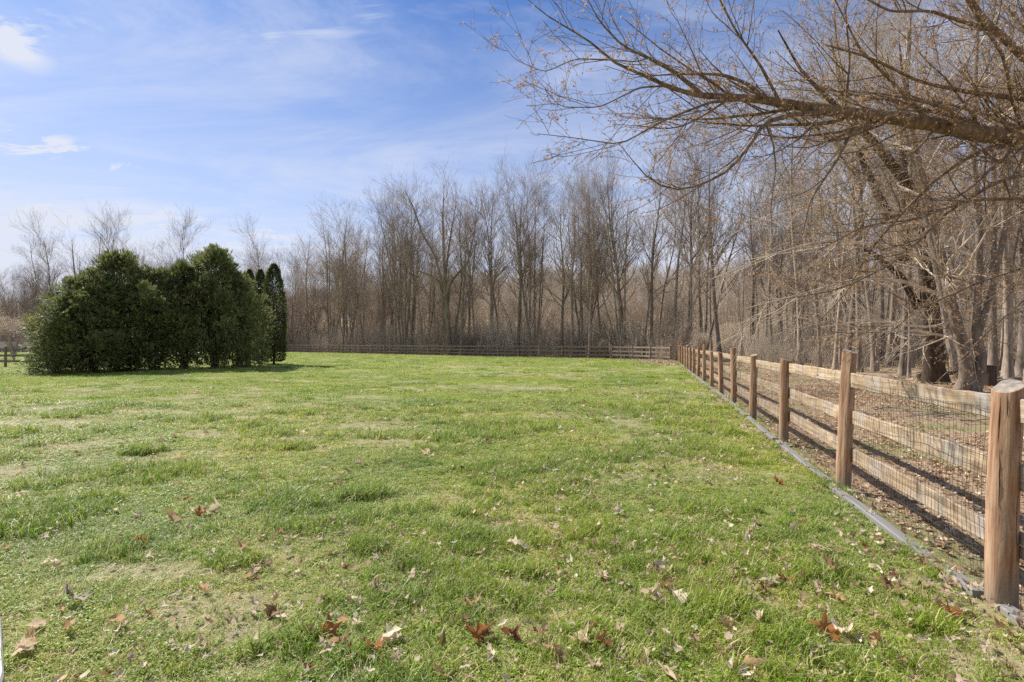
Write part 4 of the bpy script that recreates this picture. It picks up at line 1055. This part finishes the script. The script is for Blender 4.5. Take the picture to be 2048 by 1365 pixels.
# the wood: front rows and then deeper ones
AUTO = []
def finish_labels():
    by = {}
    for o, px in AUTO: by.setdefault(o['label'], []).append((px, o))
    num = ['', 'one', 'two', 'three', 'four', 'five', 'six', 'seven', 'eight', 'nine', 'ten', 'eleven', 'twelve']
    words = {n: ['leftmost of '+num[n]]+[ORD[k]+' of '+num[n] for k in range(1, n-1)]+['rightmost of '+num[n]] for n in range(2, 13)}
    for lb, v in by.items():
        if len(v) in words:
            for w, (px, o) in zip(words[len(v)], sorted(v, key=lambda q: q[0])): o['label'] = lb+', '+w
def wood():
    global COUNT
    kinds = ['tall0', 'tall1', 'tall2', 'tall3', 'slim0', 'slim1', 'slim2', 'pole0', 'pole1', 'pole2', 'multi0']
    pts = []
    def try_add(x, y, dmin):
        for (a, b) in pts:
            if (a-x)**2+(b-y)**2 < dmin*dmin: return False
        pts.append((x, y)); return True
    for h in HERO_TREES: pts.append((pxx(h[0], h[1]), h[1]))
    pts += [(14.6, 17), (16.6, 21)]
    n = 0; tries = 0
    while n < 104 and tries < 20000:              # woods behind the right fence
        tries += 1
        y = 13+62*rng.random()**.9; off = 8.5+46*rng.random()**1.25; x = float(fence_x(min(y, 60)))+off
        if x > y*1.12 or x < 0: continue
        if y < 26 and (off < 10 or rng.random() < .45): continue
        if not try_add(x, y, 1.5+.012*y): continue
        near = math.hypot(x, y) < 40
        k = (kinds[int(rng.integers(0, 11))] if rng.random() < .5 else 'pole%d' % int(rng.integers(0, 3))) if rng.random() < .93 else 'sap%d' % int(rng.integers(0, 3))
        H = None if k.startswith('sap') else {'tall': 17, 'slim': 13, 'pole': 15.5, 'multi': 15}[k[:-1]]*(.8+.4*rng.random())
        if k.startswith('sap'): H = 4+4*rng.random()
        ty = rng.normal()*.06-.02
        o = place_tree(k, x, y, H, wood_label(k, x, y, H, ty, 'right'), 'bare trees of the woods behind the right fence', tilt=(rng.normal()*.03, ty)); AUTO.append((o, x/y))
        n += 1
    n = 0; tries = 0
    while n < 112 and tries < 20000:              # wood behind the far fence
        tries += 1
        x = -75+92*rng.random(); fy = float(np.interp(x, [p[0] for p in FARL[::-1]], [p[1] for p in FARL[::-1]])) if x > -38 else 92
        y = fy+1.5+22*rng.random()**1.3
        if abs(x) > 1.12*y: continue
        if not try_add(x, y, 1.7): continue
        lim = np.interp(1024+x/y*F, [0, 100, 450, 560, 600, 700, 740, 790, 1000, 1150, 1300], [500, 480, 490, 500, 470, 455, 470, 405, 395, 385, 345])
        Hm = CAMZ+(685-lim)/F*y
        k = kinds[int(rng.integers(0, 11))] if rng.random() < .62 else 'sap%d' % int(rng.integers(0, 3))
        H = (4+4.5*rng.random()) if k.startswith('sap') else Hm*(.60+.36*rng.random())
        ty = rng.normal()*.06
        o = place_tree(k, x, y, H, wood_label(k, x, y, H, ty, 'far'), G_FAR, tilt=(rng.normal()*.03, ty)); AUTO.append((o, x/y))
        n += 1
wood()
for i in range(16):                                   # low tree line beyond the road and behind the columnar evergreens
    px = 10+10*i+3*rng.normal() if i < 11 else 445+22*(i-11); d = 94+14*rng.random(); k = ['slim0', 'tall1', 'slim2', 'multi0', 'tall3'][i % 5]; H = 11+6*rng.random(); ty = rng.normal()*.05
    o = place_tree(k, pxx(px, d), d, H, wood_label(k, pxx(px, d), d, H, ty, 'far'), G_FAR, tilt=(rng.normal()*.03, ty)); AUTO.append((o, pxx(px, d)/d))
finish_labels()

def far_mass():
    U = []
    for i, k in enumerate(['tall0', 'tall2', 'pole0', 'slim0', 'multi1']):
        t, c, b = TP[k]; acc = Acc()
        for me in (t, c):
            co = np.empty(len(me.vertices)*3, np.float32); me.vertices.foreach_get('co', co)
            lt = np.empty(len(me.loops), np.int32); me.loops.foreach_get('vertex_index', lt); acc.add(co.reshape(-1, 3), lt.reshape(-1, 4))
        U.append(unit('d%02d' % i, acc.mesh('far_tree_%d' % i, M_twigpale)))
    n = 2600; P = []
    a = rng.random(n)*2.3-1.15; d = 95+190*rng.random(n)**.8; x = np.tan(a*.75)*d; y = d
    k = ~((x > 40) & (rng.random(n) < .0)); P = np.stack([x, y, hill(x, y)-.2], 1)[k]
    n2 = 700; x2 = 60+110*rng.random(n2); y2 = 15+120*rng.random(n2); P = np.concatenate([P, np.stack([x2, y2, hill(x2, y2)-.2], 1)])
    s = .55+.3*rng.random(len(P)); dist = np.hypot(P[:, 0], P[:, 1]); s *= np.where(P[:, 0] < -40, .8, 1.)
    s[n:] *= .95
    r = np.stack([np.zeros(len(P)), np.zeros(len(P)), rng.random(len(P))*6.28], 1)
    scatter('distant_woods', P, r, s, rng.integers(0, 5, len(P)), U, 'distant bare woods covering the low hill behind the nearer trees')
    # undergrowth: thickets of thin stems under the trees
    U = []
    for i in range(4):
        g = np.random.default_rng(800+i); acc = Acc(); ns = 26
        P0 = np.zeros((ns, 7, 3)); ph = g.random((ns, 4))*6.28; z = np.linspace(0, 1, 7)
        b = g.normal(size=(ns, 2))*.8; ln = g.normal(size=(ns, 2))*.5; h = 1.6+3.4*g.random(ns)
        P0[:, :, 0] = b[:, :1]+ln[:, :1]*z+.25*np.sin(z*4+ph[:, :1])*z; P0[:, :, 1] = b[:, 1:]+ln[:, 1:]*z+.25*np.sin(z*4+ph[:, 1:2])*z; P0[:, :, 2] = z*h[:, None]-.05
        R0 = np.repeat((np.linspace(.020, .006, 7))[None], ns, 0)*(.6+.8*g.random((ns, 1))); tubes(acc, P0, R0, 3)
        b1, r1 = spawn(g, P0, R0, 240, (.12, 1), (20, 60), (.5, 1.5), 5, .18, .05, .7, .005, .3); tubes(acc, b1, r1, 3)
        b2, r2 = spawn(g, b1, r1, 520, (.1, 1), (25, 60), (.25, .7), 4, .2, .05, .7, .004, .2); tubes(acc, b2, r2, 3)
        U.append(unit('e%02d' % i, acc.mesh('thicket_%d' % i, M_twigpale)))
    P, Sc = [], []
    n = 700; x = -80+96*rng.random(n); fy = np.where(x > -38, np.interp(x, [p[0] for p in FARL[::-1]], [p[1] for p in FARL[::-1]]), 94.); y = fy+3.6+22*rng.random(n)**1.1
    P.append(np.stack([x, y, hill(x, y)], 1)); Sc.append(.5+.6*rng.random(n))
    n = 900; y = 20+75*rng.random(n); off = 12+45*rng.random(n); x = fence_x(np.minimum(y, 60))+off; k = (off > 20) | (y > 48); x, y = x[k], y[k]
    P.append(np.stack([x, y, hill(x, y)], 1)); Sc.append(.55+.6*rng.random(len(x)))
    n = 60; y = 34+14*rng.random(n); x = fence_x(np.minimum(y, 44))+5+8*rng.random(n)
    P.append(np.stack([x, y, hill(x, y)], 1)); Sc.append(.3+.3*rng.random(n))
    n = 300; x = -125+85*rng.random(n); y = 93+22*rng.random(n); P.append(np.stack([x, y, hill(x, y)], 1)); Sc.append(1.0+.7*rng.random(n))
    P = np.concatenate(P); Sc = np.concatenate(Sc); n = len(P)
    scatter('undergrowth', P, np.stack([np.zeros(n), np.zeros(n), rng.random(n)*6.28], 1), Sc, rng.integers(0, 4, n), U, 'thickets of thin bare stems and brambles under the trees')
far_mass()

# ------------------------------------------------------------------ near trees on the right
G_NEAR = 'large bare trees at the edge of the right-hand woods'
def beech():
    g = np.random.default_rng(31); d = 17.; base = at(1938, 782, d); base[2] = 0
    L_ = [[(1915, 792, .22), (1931, 757, .185), (1917, 703, .165), (1893, 640, .15), (1876, 595, .14), (1845, 500, .11), (1800, 380, .09), (1755, 250, .06), (1730, 140, .02)],
          [(1938, 790, .20), (1948, 727, .15), (1932, 655, .13), (1908, 600, .12), (1895, 480, .10), (1880, 330, .08), (1850, 170, .05), (1840, 60, .02)],
          [(1945, 795, .21), (1968, 727, .155), (1954, 667, .135), (1958, 600, .12), (1966, 450, .10), (1955, 300, .09), (1965, 120, .06), (1975, -80, .02)],
          [(1956, 670, .10), (1974, 590, .09), (1990, 450, .07), (2010, 300, .06), (2040, 120, .02)]]
    P, R = [], []
    for i, l in enumerate(L_):
        A = smoothline([[*at(px, py, d), r] for px, py, r in l], 22); A[:, 1] += np.linspace(0, 1, 22)*[-1.5, 1.5, .3, -1][i]
        P.append(A[:, :3]-base); R.append(A[:, 3])
    P = np.array(P); R = np.array(R)
    ex = []
    for l in [[(1942, 684, .05, 17), (1900, 674, .042, 16.6), (1830, 661, .034, 16.), (1760, 665, .026, 15.5), (1700, 652, .018, 15), (1620, 640, .01, 14.5)],
              [(1900, 645, .045, 17), (1860, 655, .035, 16.5), (1800, 650, .028, 16), (1740, 640, .02, 15.5), (1640, 655, .012, 15)],
              [(1880, 590, .06, 17), (1800, 560, .05, 16), (1700, 560, .035, 15), (1600, 590, .02, 14), (1480, 620, .01, 13.5)],
              [(1860, 520, .06, 17), (1760, 490, .05, 16), (1650, 480, .035, 15), (1540, 510, .02, 14.3), (1420, 560, .01, 14)],
              [(1895, 470, .05, 17), (1820, 440, .04, 16), (1700, 400, .03, 15), (1560, 420, .018, 14.5), (1460, 470, .008, 14)]]:
        A = smoothline([[*at(px, py, dd), r] for px, py, r, dd in l], 14); ex.append(((A[:, :3]-base)[None], A[None, :, 3]))
    t, c, b = bare_tree('beech', g, P, R, .30, 30, 210, 1100, 2400, (35, 70), (2.2, 4.6), .0042, .015, M_bark2, M_twigpale, 12, ex, 4200, .13, (-.03, -.015, 0))
    r = link('bare_tree', None, None, tuple(base)); link('trunk', t, r); link('crown', c, r); link('buds', b, r)
    tag(r, 'grey smooth-barked tree with three curving trunks joined at the foot behind the nearest fence bay', 'tree', G_NEAR)
def leaner():
    g = np.random.default_rng(33); d = 21.; base = at(1868, 765, d); base[2] = 0
    L_ = [[(1872, 772, .52), (1862, 740, .36), (1851, 679, .33), (1834, 610, .29), (1805, 500, .24), (1765, 400, .19), (1690, 330, .15), (1600, 265, .10), (1530, 215, .05), (1480, 150, .02)],
          [(1810, 520, .2), (1822, 400, .16), (1830, 260, .12), (1860, 100, .06), (1880, -40, .02)],
          [(1780, 440, .17), (1735, 330, .12), (1700, 200, .08), (1680, 60, .03)],
          [(1836, 615, .16), (1780, 560, .12), (1700, 520, .08), (1620, 500, .05), (1520, 520, .02)]]
    P, R = [], []
    for i, l in enumerate(L_):
        A = smoothline([[*at(px, py, d), r] for px, py, r in l], 22); A[:, 1] += np.linspace(0, 1, 22)*[-3, 1.5, .6, -3][i]
        P.append(A[:, :3]-base); R.append(A[:, 3])
    P = np.array(P); R = np.array(R)
    t, c, b = bare_tree('leaner', g, P, R, .30, 36, 200, 1000, 1900, (30, 65), (2.6, 5.0), .005, .03, M_barkdark, M_twigpale, 12, None, 3000, .12, (-.02, -.01, 0))
    r = link('bare_tree', None, None, tuple(base)); link('trunk', t, r); link('crown', c, r); link('buds', b, r)
    tag(r, 'thick dark-trunked tree leaning left beside the three-stemmed grey tree', 'tree', G_NEAR)
def overhang():
    g = np.random.default_rng(37); base = np.array([10.4, 9.2, 0.])
    main = [(2330, 300, .26, 8.6), (2200, 290, .20, 8.0), (2048, 272, .158, 7.4), (1950, 268, .145, 7.2), (1870, 250, .122, 7.1), (1780, 235, .112, 7.0), (1690, 226, .10, 6.9), (1600, 212, .085, 6.8), (1510, 198, .068, 6.7),
            (1450, 194, .052, 6.6), (1400, 192, .045, 6.5), (1345, 178, .033, 6.4), (1290, 152, .026, 6.3), (1225, 125, .02, 6.2), (1190, 90, .016, 6.1), (1150, 65, .013, 6.05), (1090, 30, .009, 6.0), (1045, -10, .005, 6.0)]
    A = smoothline([[*at(px, py, dd), r] for px, py, r, dd in main], 60)
    mainP, mainR = A[None, :, :3]-base, A[None, :, 3]*.74
    # the trunk stands outside the frame at the right
    tr = np.array([[0, 0, -.15, .55], [0.02, .05, .5, .42], [.05, 0, 1.5, .38], [0, .1, 3., .35], [.1, 0, 4.4, .33], [.3, .2, 6.5, .27], [.5, .2, 9, .2], [.7, .4, 12, .12], [.8, .5, 15, .03]])
    T = smoothline(tr, 26)
    subs = [[(1405, 190, .034, 6.5), (1350, 145, .027, 6.35), (1300, 118, .022, 6.2), (1245, 92, .016, 6.1), (1200, 45, .011, 6.), (1165, -20, .007, 5.9)],
            [(1535, 200, .038, 6.75), (1490, 165, .03, 6.6), (1445, 150, .026, 6.5), (1400, 148, .018, 6.4), (1330, 150, .012, 6.2), (1270, 155, .006, 6.1)],
            [(2030, 290, .050, 7.4), (1980, 296, .040, 7.2), (1930, 318, .034, 7.1), (1870, 360, .029, 6.9), (1810, 420, .024, 6.8), (1740, 500, .018, 6.6), (1690, 590, .012, 6.5), (1640, 640, .006, 6.4)],
            [(1640, 228, .045, 6.85), (1590, 228, .04, 6.5), (1530, 245, .034, 6.3), (1500, 290, .028, 6.1), (1460, 340, .022, 6.), (1400, 372, .017, 5.9), (1340, 382, .013, 5.8), (1290, 352, .009, 5.7), (1240, 290, .005, 5.6)],
            [(1750, 245, .035, 7.0), (1700, 270, .028, 6.6), (1668, 330, .022, 6.3), (1620, 400, .015, 6.1), (1605, 470, .008, 6.)],
            [(1480, 200, .026, 6.65), (1420, 205, .02, 6.4), (1330, 240, .015, 6.1), (1240, 290, .01, 5.9), (1140, 275, .006, 5.8), (1075, 268, .004, 5.7)],
            [(1340, 172, .016, 6.4), (1280, 175, .013, 6.2), (1200, 215, .009, 6.), (1120, 215, .006, 5.9), (1090, 180, .004, 5.9)],
            [(1215, 120, .013, 6.2), (1150, 118, .009, 6.1), (1090, 145, .006, 6.), (1030, 120, .004, 6.), (1008, 92, .003, 6.)],
            [(1560, 205, .03, 6.8), (1520, 130, .022, 6.6), (1470, 60, .016, 6.5), (1420, -40, .01, 6.4)],
            [(1690, 222, .022, 6.9), (1700, 120, .016, 6.6), (1690, 20, .012, 6.4), (1710, -60, .008, 6.3)],
            [(1860, 245, .035, 7.1), (1790, 170, .025, 6.9), (1720, 100, .018, 6.7), (1660, -20, .010, 6.6)],
            [(2120, 180, .09, 7.6), (2048, 115, .070, 7.2), (2005, 75, .062, 7.0), (1965, 40, .056, 6.8), (1935, -5, .05, 6.7), (1900, -90, .04, 6.5)],
            [(1990, 62, .035, 7.0), (1930, 45, .03, 6.8), (1860, 22, .024, 6.6), (1780, 24, .018, 6.4), (1700, -20, .01, 6.3)],
            [(2130, 230, .06, 7.8), (2048, 198, .045, 7.2), (1940, 185, .035, 6.9), (1840, 165, .025, 6.6), (1740, 115, .018, 6.4), (1650, 90, .01, 6.2)],
            [(2180, 420, .05, 8.), (2048, 398, .03, 7.2), (1940, 400, .022, 6.8), (1830, 440, .016, 6.4), (1730, 450, .01, 6.1), (1640, 500, .006, 5.9)],
            [(2160, 500, .035, 7.8), (2048, 600, .012, 6.4), (1980, 660, .009, 6.), (1930, 712, .007, 5.8), (1870, 767, .004, 5.6)],
            [(2120, 470, .03, 7.6), (2048, 535, .016, 6.8), (1960, 565, .012, 6.3), (1880, 600, .010, 6.), (1812, 630, .009, 5.8), (1800, 655, .008, 5.7), (1757, 681, .007, 5.5), (1700, 702, .005, 5.3), (1662, 745, .003, 5.2)],
            [(2100, 340, .05, 7.8), (2000, 360, .035, 7.2), (1900, 420, .026, 6.8), (1800, 520, .018, 6.4), (1680, 580, .012, 6.), (1560, 600, .006, 5.8)]]
    ex = []
    for l in subs:
        A = smoothline([[*at(px, py, dd), r] for px, py, r, dd in l], 18); ex.append(((A[:, :3]-base)[None], A[None, :, 3]*.78))
    ta = Acc(); tubes(ta, T[None, :, :3], T[None, :, 3], 16); tmesh = ta.mesh('overhang_trunk', M_limb)
    # roots of the limbs run back into the trunk
    joins = []
    for p in (ex[11][0][0, 0], ex[13][0][0, 0], ex[14][0][0, 0], ex[15][0][0, 0], ex[16][0][0, 0], ex[17][0][0, 0], mainP[0, 0]):
        q = np.array([np.interp(p[2]-.8, T[:, 2], T[:, 0]), np.interp(p[2]-.8, T[:, 2], T[:, 1]), p[2]-.8]); joins.append(np.linspace(q, p, 5))
    jr = np.array([.09, .05, .04, .03, .025, .04, .20]); la = Acc()
    tubes(la, np.array(joins), np.repeat(jr[:, None], 5, 1)*np.linspace(1.15, 1, 5)[None], 10)
    tubes(la, mainP, mainR*(1+.05*g.normal(size=mainR.shape)), 14)
    for p, r in ex: tubes(la, p, r*(1+.06*g.normal(size=r.shape)), 7)
    ca = Acc(); la2 = la
    pools = [(mainP[:, 14:], mainR[:, 14:])]+[(p, r) for p, r in ex]
    def multi(pools, n, *a, **k):
        tot = [np.linalg.norm(np.diff(p, axis=1), axis=2).sum() for p, r in pools]; s = sum(tot); o = []
        for (p, r), t in zip(pools, tot):
            if int(n*t/s): o.append(spawn(g, p, r, int(n*t/s), *a, **k))
        return o
    D1, DR1 = spawn(g, mainP[:, 8:46], mainR[:, 8:46], 24, (.1, .98), (25, 60), (1.5, 3.4), 14, .07, -.012, .42, .004, .35, .012, pull=(-.075, -.01, -.012))
    D1[:, :, 2] += (np.linspace(0, 1, 14)[None]**3)*.35
    tubes(la2, D1, DR1, 6); pools.append((D1, DR1))
    B2 = multi(pools, 330, (.05, .97), (22, 55), (.8, 1.9), 9, .08, .02, .5, .003, .72, .010, pull=(-.012, 0, .01))
    for p, r in B2: tubes(ca, p, r, 5)
    B3 = multi(pools+B2, 1800, (.08, 1.), (25, 60), (.30, .95), 7, .10, .02, .6, .0020, .55, .007, pull=(-.008, 0, .0))
    for p, r in B3: tubes(ca, p, r, 3)
    B4 = multi(B3+B2, 7000, (.1, 1.), (25, 65), (.08, .34), 5, .16, .02, .7, .0015, .2, .007)
    for p, r in B4: tubes(ca, p, r, 3)
    lmesh = la.mesh('overhang_limb', M_limb); cm = ca.mesh('overhang_twigs', M_twigdark)
    buds = 34000; ba = Acc(); src = np.concatenate([p[:, 1:].reshape(-1, 3) for p, r in B4+B4+B3]); c = src[g.integers(0, len(src), buds)]+g.normal(size=(buds, 3))*.008
    u = g.normal(size=(buds, 3)); u[:, 2] -= .5; u /= np.linalg.norm(u, axis=1, keepdims=True); v = g.normal(size=(buds, 3)); v /= np.linalg.norm(v, axis=1, keepdims=True)
    s = (.009+.015*g.random(buds))[:, None]; V = np.stack([c-u*s, c+v*s*.45, c+u*s, c-v*s*.45], 1)
    ba.add(V.reshape(-1, 3), np.arange(buds*4).reshape(-1, 4))
    r = link('overhanging_tree', None, None, tuple(base)); link('trunk', tmesh, r); link('limb', lmesh, r); link('crown', cm, r); link('buds', ba.mesh('overhang_buds', M_bud, False), r)
    tag(r, 'budding tree at the right edge whose thick limb reaches across the sky over the fence', 'tree', G_NEAR)
M_twigdark = bark('twig_reddish', (.15, .105, .07), (.34, .25, .17), 5)
beech(); leaner(); overhang()

near_list = [ # px, distance, kind, lean, label
 (1600, 36, 'pole0', (0, -.03), 'bare tree with flared grey foot seen left of the second fence post', 18),
 (1692, 30, 'tall1', (0, -.12), 'dark bare tree leaning left just right of the tall second fence post', 17),
 (1718, 29, 'pole2', (0, .0), 'straight dark bare trunk standing right of the second fence post', 17),
 (1750, 29, 'pole1', (0, -.05), 'light grey bare trunk left of the crooked forked sapling', 18),
 (1818, 24, 'slim0', (0, -.08), 'crooked forked small tree left of the thick leaning trunk', 9),
 (1985, 25, 'pole0', (0, .02), 'straight pale bare trunk right of the three-stemmed tree', 19),
 (2015, 23, 'pole2', (0, -.03), 'slender light bare trunk near the right edge', 18),
 (2042, 24, 'tall2', (0, -.10), 'dark bare trunk leaning left at the right edge', 18),
 (1545, 40, 'slim2', (0, -.08), 'slim bare tree seen over the fourth fence post', 14),
 (1640, 34, 'slim1', (0, .06), 'slim bare tree left of the tall second fence post', 14),
]
for (px, d, k, tl, lb, H) in near_list:
    place_tree(k, pxx(px, d), d, H, lb, G_NEAR, tilt=tl)

# ------------------------------------------------------------------ stump, logs, shrubs, road, shed
def stump(x, y, r, h, lb, m=M_barkdark):
    me = post_mesh('stump', 900+int(x*10), h, r, .03, 20, 10, m); o = link('tree_stump', me, None, (x, y, -.02)); tag(o, lb, 'stump')
stump(pxx(1978, 19.5), 19.5, .24, .75, 'dark squat tree stump right of the three-stemmed grey tree')
stump(pxx(1838, 22.5), 22.5, .09, .28, 'small broken stump left of the thick leaning trunk')
def log(x, y, L, r, az, lb, z=.05):
    g = np.random.default_rng(int(abs(x*100))); K = 9; s = np.linspace(-.5, .5, K); P = np.stack([s*L*math.cos(az), s*L*math.sin(az), z+r+.05*np.sin(s*5)], 1)
    acc = Acc(); R = r*(1.1-.5*(s+.5)); tubes(acc, P[None], R[None], 9)
    b, br = spawn(g, P[None], R[None], 5, (.2, .9), (30, 70), (.3, .9), 5, .1, .05, .4, .006, .2, .03); tubes(acc, b, br, 5)
    acc.add([P[0], P[-1]]+[list(v) for v in []], np.zeros((0, 3), int)); V = np.concatenate(acc.V)
    for k_, e in ((0, 0), (K-1, 1)):
        acc.add(np.concatenate([V[k_*9:(k_+1)*9], [V[k_*9:(k_+1)*9].mean(0)]]), np.array([[i, (i+1) % 9, 9] for i in range(9)]))
    o = link('fallen_log', acc.mesh('log', M_bark2 if r < .1 else M_barkdark), None, (x, y, 0)); tag(o, lb, 'log')
log(pxx(1890, 24), 24, 2.6, .12, .1, 'fallen log lying behind the thick leaning trunk')
log(pxx(2010, 20), 20, 2.4, .09, .25, 'fallen branch log lying right of the dark stump')
log(pxx(2025, 22), 22, 2.8, .05, -.3, 'thin pale fallen branch behind the dark stump')
def shrub(x, y, H, W_, lb, seed, m=M_twigpale, n=20, leafy=0, name='bare_shrub', tlow=.2):
    g = np.random.default_rng(seed); P0 = np.zeros((n, 8, 3)); z = np.linspace(0, 1, 8); a = g.random(n)*6.28; sp = W_/2*(.3+.7*g.random(n))
    P0[:, :, 0] = np.cos(a)[:, None]*sp[:, None]*z**1.4; P0[:, :, 1] = np.sin(a)[:, None]*sp[:, None]*z**1.4; P0[:, :, 2] = H*(.7+.3*g.random(n))[:, None]*np.sin(z*1.7)/1.0-.04
    P0[:, 1:] += g.normal(size=(n, 7, 3))*.03*H/3
    R0 = np.repeat(np.linspace(.03, .008, 8)[None], n, 0)*H/3; sa = Acc(); tubes(sa, P0, R0, 5); acc = Acc()
    b1, r1 = spawn(g, P0, R0, 320, (tlow, 1), (20, 65), (H*.15, H*.38), 6, .18, -.02, .6, .005, .3); tubes(acc, b1, r1, 3)
    b2, r2 = spawn(g, b1, r1, 1100, (.1, 1), (25, 65), (H*.07, H*.2), 4, .2, -.04, .7, .004, .2); tubes(acc, b2, r2, 3)
    r = link(name, None, None, (x, y, 0)); link('stem', sa.mesh('shrub_stems', m), r); link('twigs', acc.mesh('shrub_twigs', m), r)
    if leafy:
        ba = Acc(); src = b2.reshape(-1, 3); c = src[g.integers(0, len(src), leafy)]; u = g.normal(size=(leafy, 3))*.035; v = g.normal(size=(leafy, 3))*.02
        ba.add(np.stack([c-u, c+v, c+u, c-v], 1).reshape(-1, 3), np.arange(leafy*4).reshape(-1, 4)); link('foliage', ba.mesh('shrub_leaves', M_frag, False), r)
    tag(r, lb, 'shrub')
M_blush = bark('twig_blush', (.34, .255, .225), (.60, .50, .45), 2)
shrub(pxx(28, 46), 46, 3.9, 8.5, 'pale pinkish twiggy ornamental shrub drooping over the left fence', 51, M_blush, 26, 2600, tlow=.5)
shrub(pxx(-60, 50), 50, 4.2, 8.5, 'pinkish twiggy shrub cut off by the left edge of the picture', 52, M_blush, 26, 2200, tlow=.5)
shrub(14.3, 40.5, 2.2, 1.8, 'small shrub with pale papery leaves at the far fence corner', 53, M_twigpale, 10, 700)
shrub(9.4, 53.5, 1.7, 1.4, 'small yellow-green shrub behind the far fence left of the corner', 54, M_twigpale, 10, 500)
def road():
    m, nt, N, L = mat('road_surface'); n = tex(nt, scale=14, detail=6, coord='Position'); finish(nt, ramp(nt, n.outputs['Fac'], [(.3, (.36, .35, .35)), (.7, (.50, .49, .48))]), .9, .2)
    c = [(-260, 54.), (-160, 57), (-100, 59), (-70, 60), (-58, 61.5), (-50, 66), (-46, 73), (-46, 82)]
    A = smoothline([(a, b) for a, b in c], 40); T = np.gradient(A, axis=0); T /= np.linalg.norm(T, axis=1, keepdims=True); Nn = np.stack([-T[:, 1], T[:, 0]], 1)
    V = np.concatenate([np.c_[A-Nn*5, np.full(40, .055)], np.c_[A+Nn*5, np.full(40, .055)]]); i = np.arange(39)
    tag(link('road', mesh_from('road', V, np.stack([i, i+1, 40+i+1, 40+i], 1), m)), 'pale grey road passing behind the left fence', kind='structure')
road()
def shed():
    def plain(n, c, r=.95):
        m, nt, N, L = mat(n); k = tex(nt, scale=3, detail=4); finish(nt, mixc(nt, k.outputs['Fac'], tuple(v*.85 for v in c), tuple(min(1, v*1.12) for v in c)), r, .08); return m
    mw, mt, mr, mb = plain('shed_wall', (.27, .33, .34)), plain('shed_trim', (.66, .62, .58)), plain('shed_roof', (.09, .075, .065)), plain('shed_brick', (.20, .12, .09))
    x0, y0 = -82.6, 84.; r = link('long_shed', None, None, (x0, y0, 0)); tag(r, 'long low grey-blue shed with white trim and dark roof behind the left fence and road', 'shed')
    a = Acc(); box(a, (-3, 3, .15), (14, 6, 1.1)); link('wall', a.mesh('wall', mw, False), r)
    a = Acc(); a.add([(-10.6, -.5, .68), (4.6, -.5, .68), (4.6, 6.5, .68), (-10.6, 6.5, .68), (-10.2, 3, 1.7), (4.2, 3, 1.7)], [[0, 1, 5, 4], [2, 3, 4, 5], [0, 3, 2, 1]]); a.add([(4.6, -.5, .68), (4.6, 6.5, .68), (4.2, 3, 1.7), (-10.6, 6.5, .68), (-10.6, -.5, .68), (-10.2, 3, 1.7)], [[0, 1, 2], [3, 4, 5]])
    link('roof', a.mesh('roof', mr, False), r)
    for xx in (-6.6, 1.1, 4.06):
        a = Acc(); box(a, (xx, -.03, .15), (.30, .08, 1.08)); link('trim', a.mesh('trim', mt, False), r)
    a = Acc(); box(a, (7.2, 3, .35), (6.0, 5, 1.1)); link('brick_wing', a.mesh('brick_wing', mb, False), r)
shed()
print('trees', COUNT)
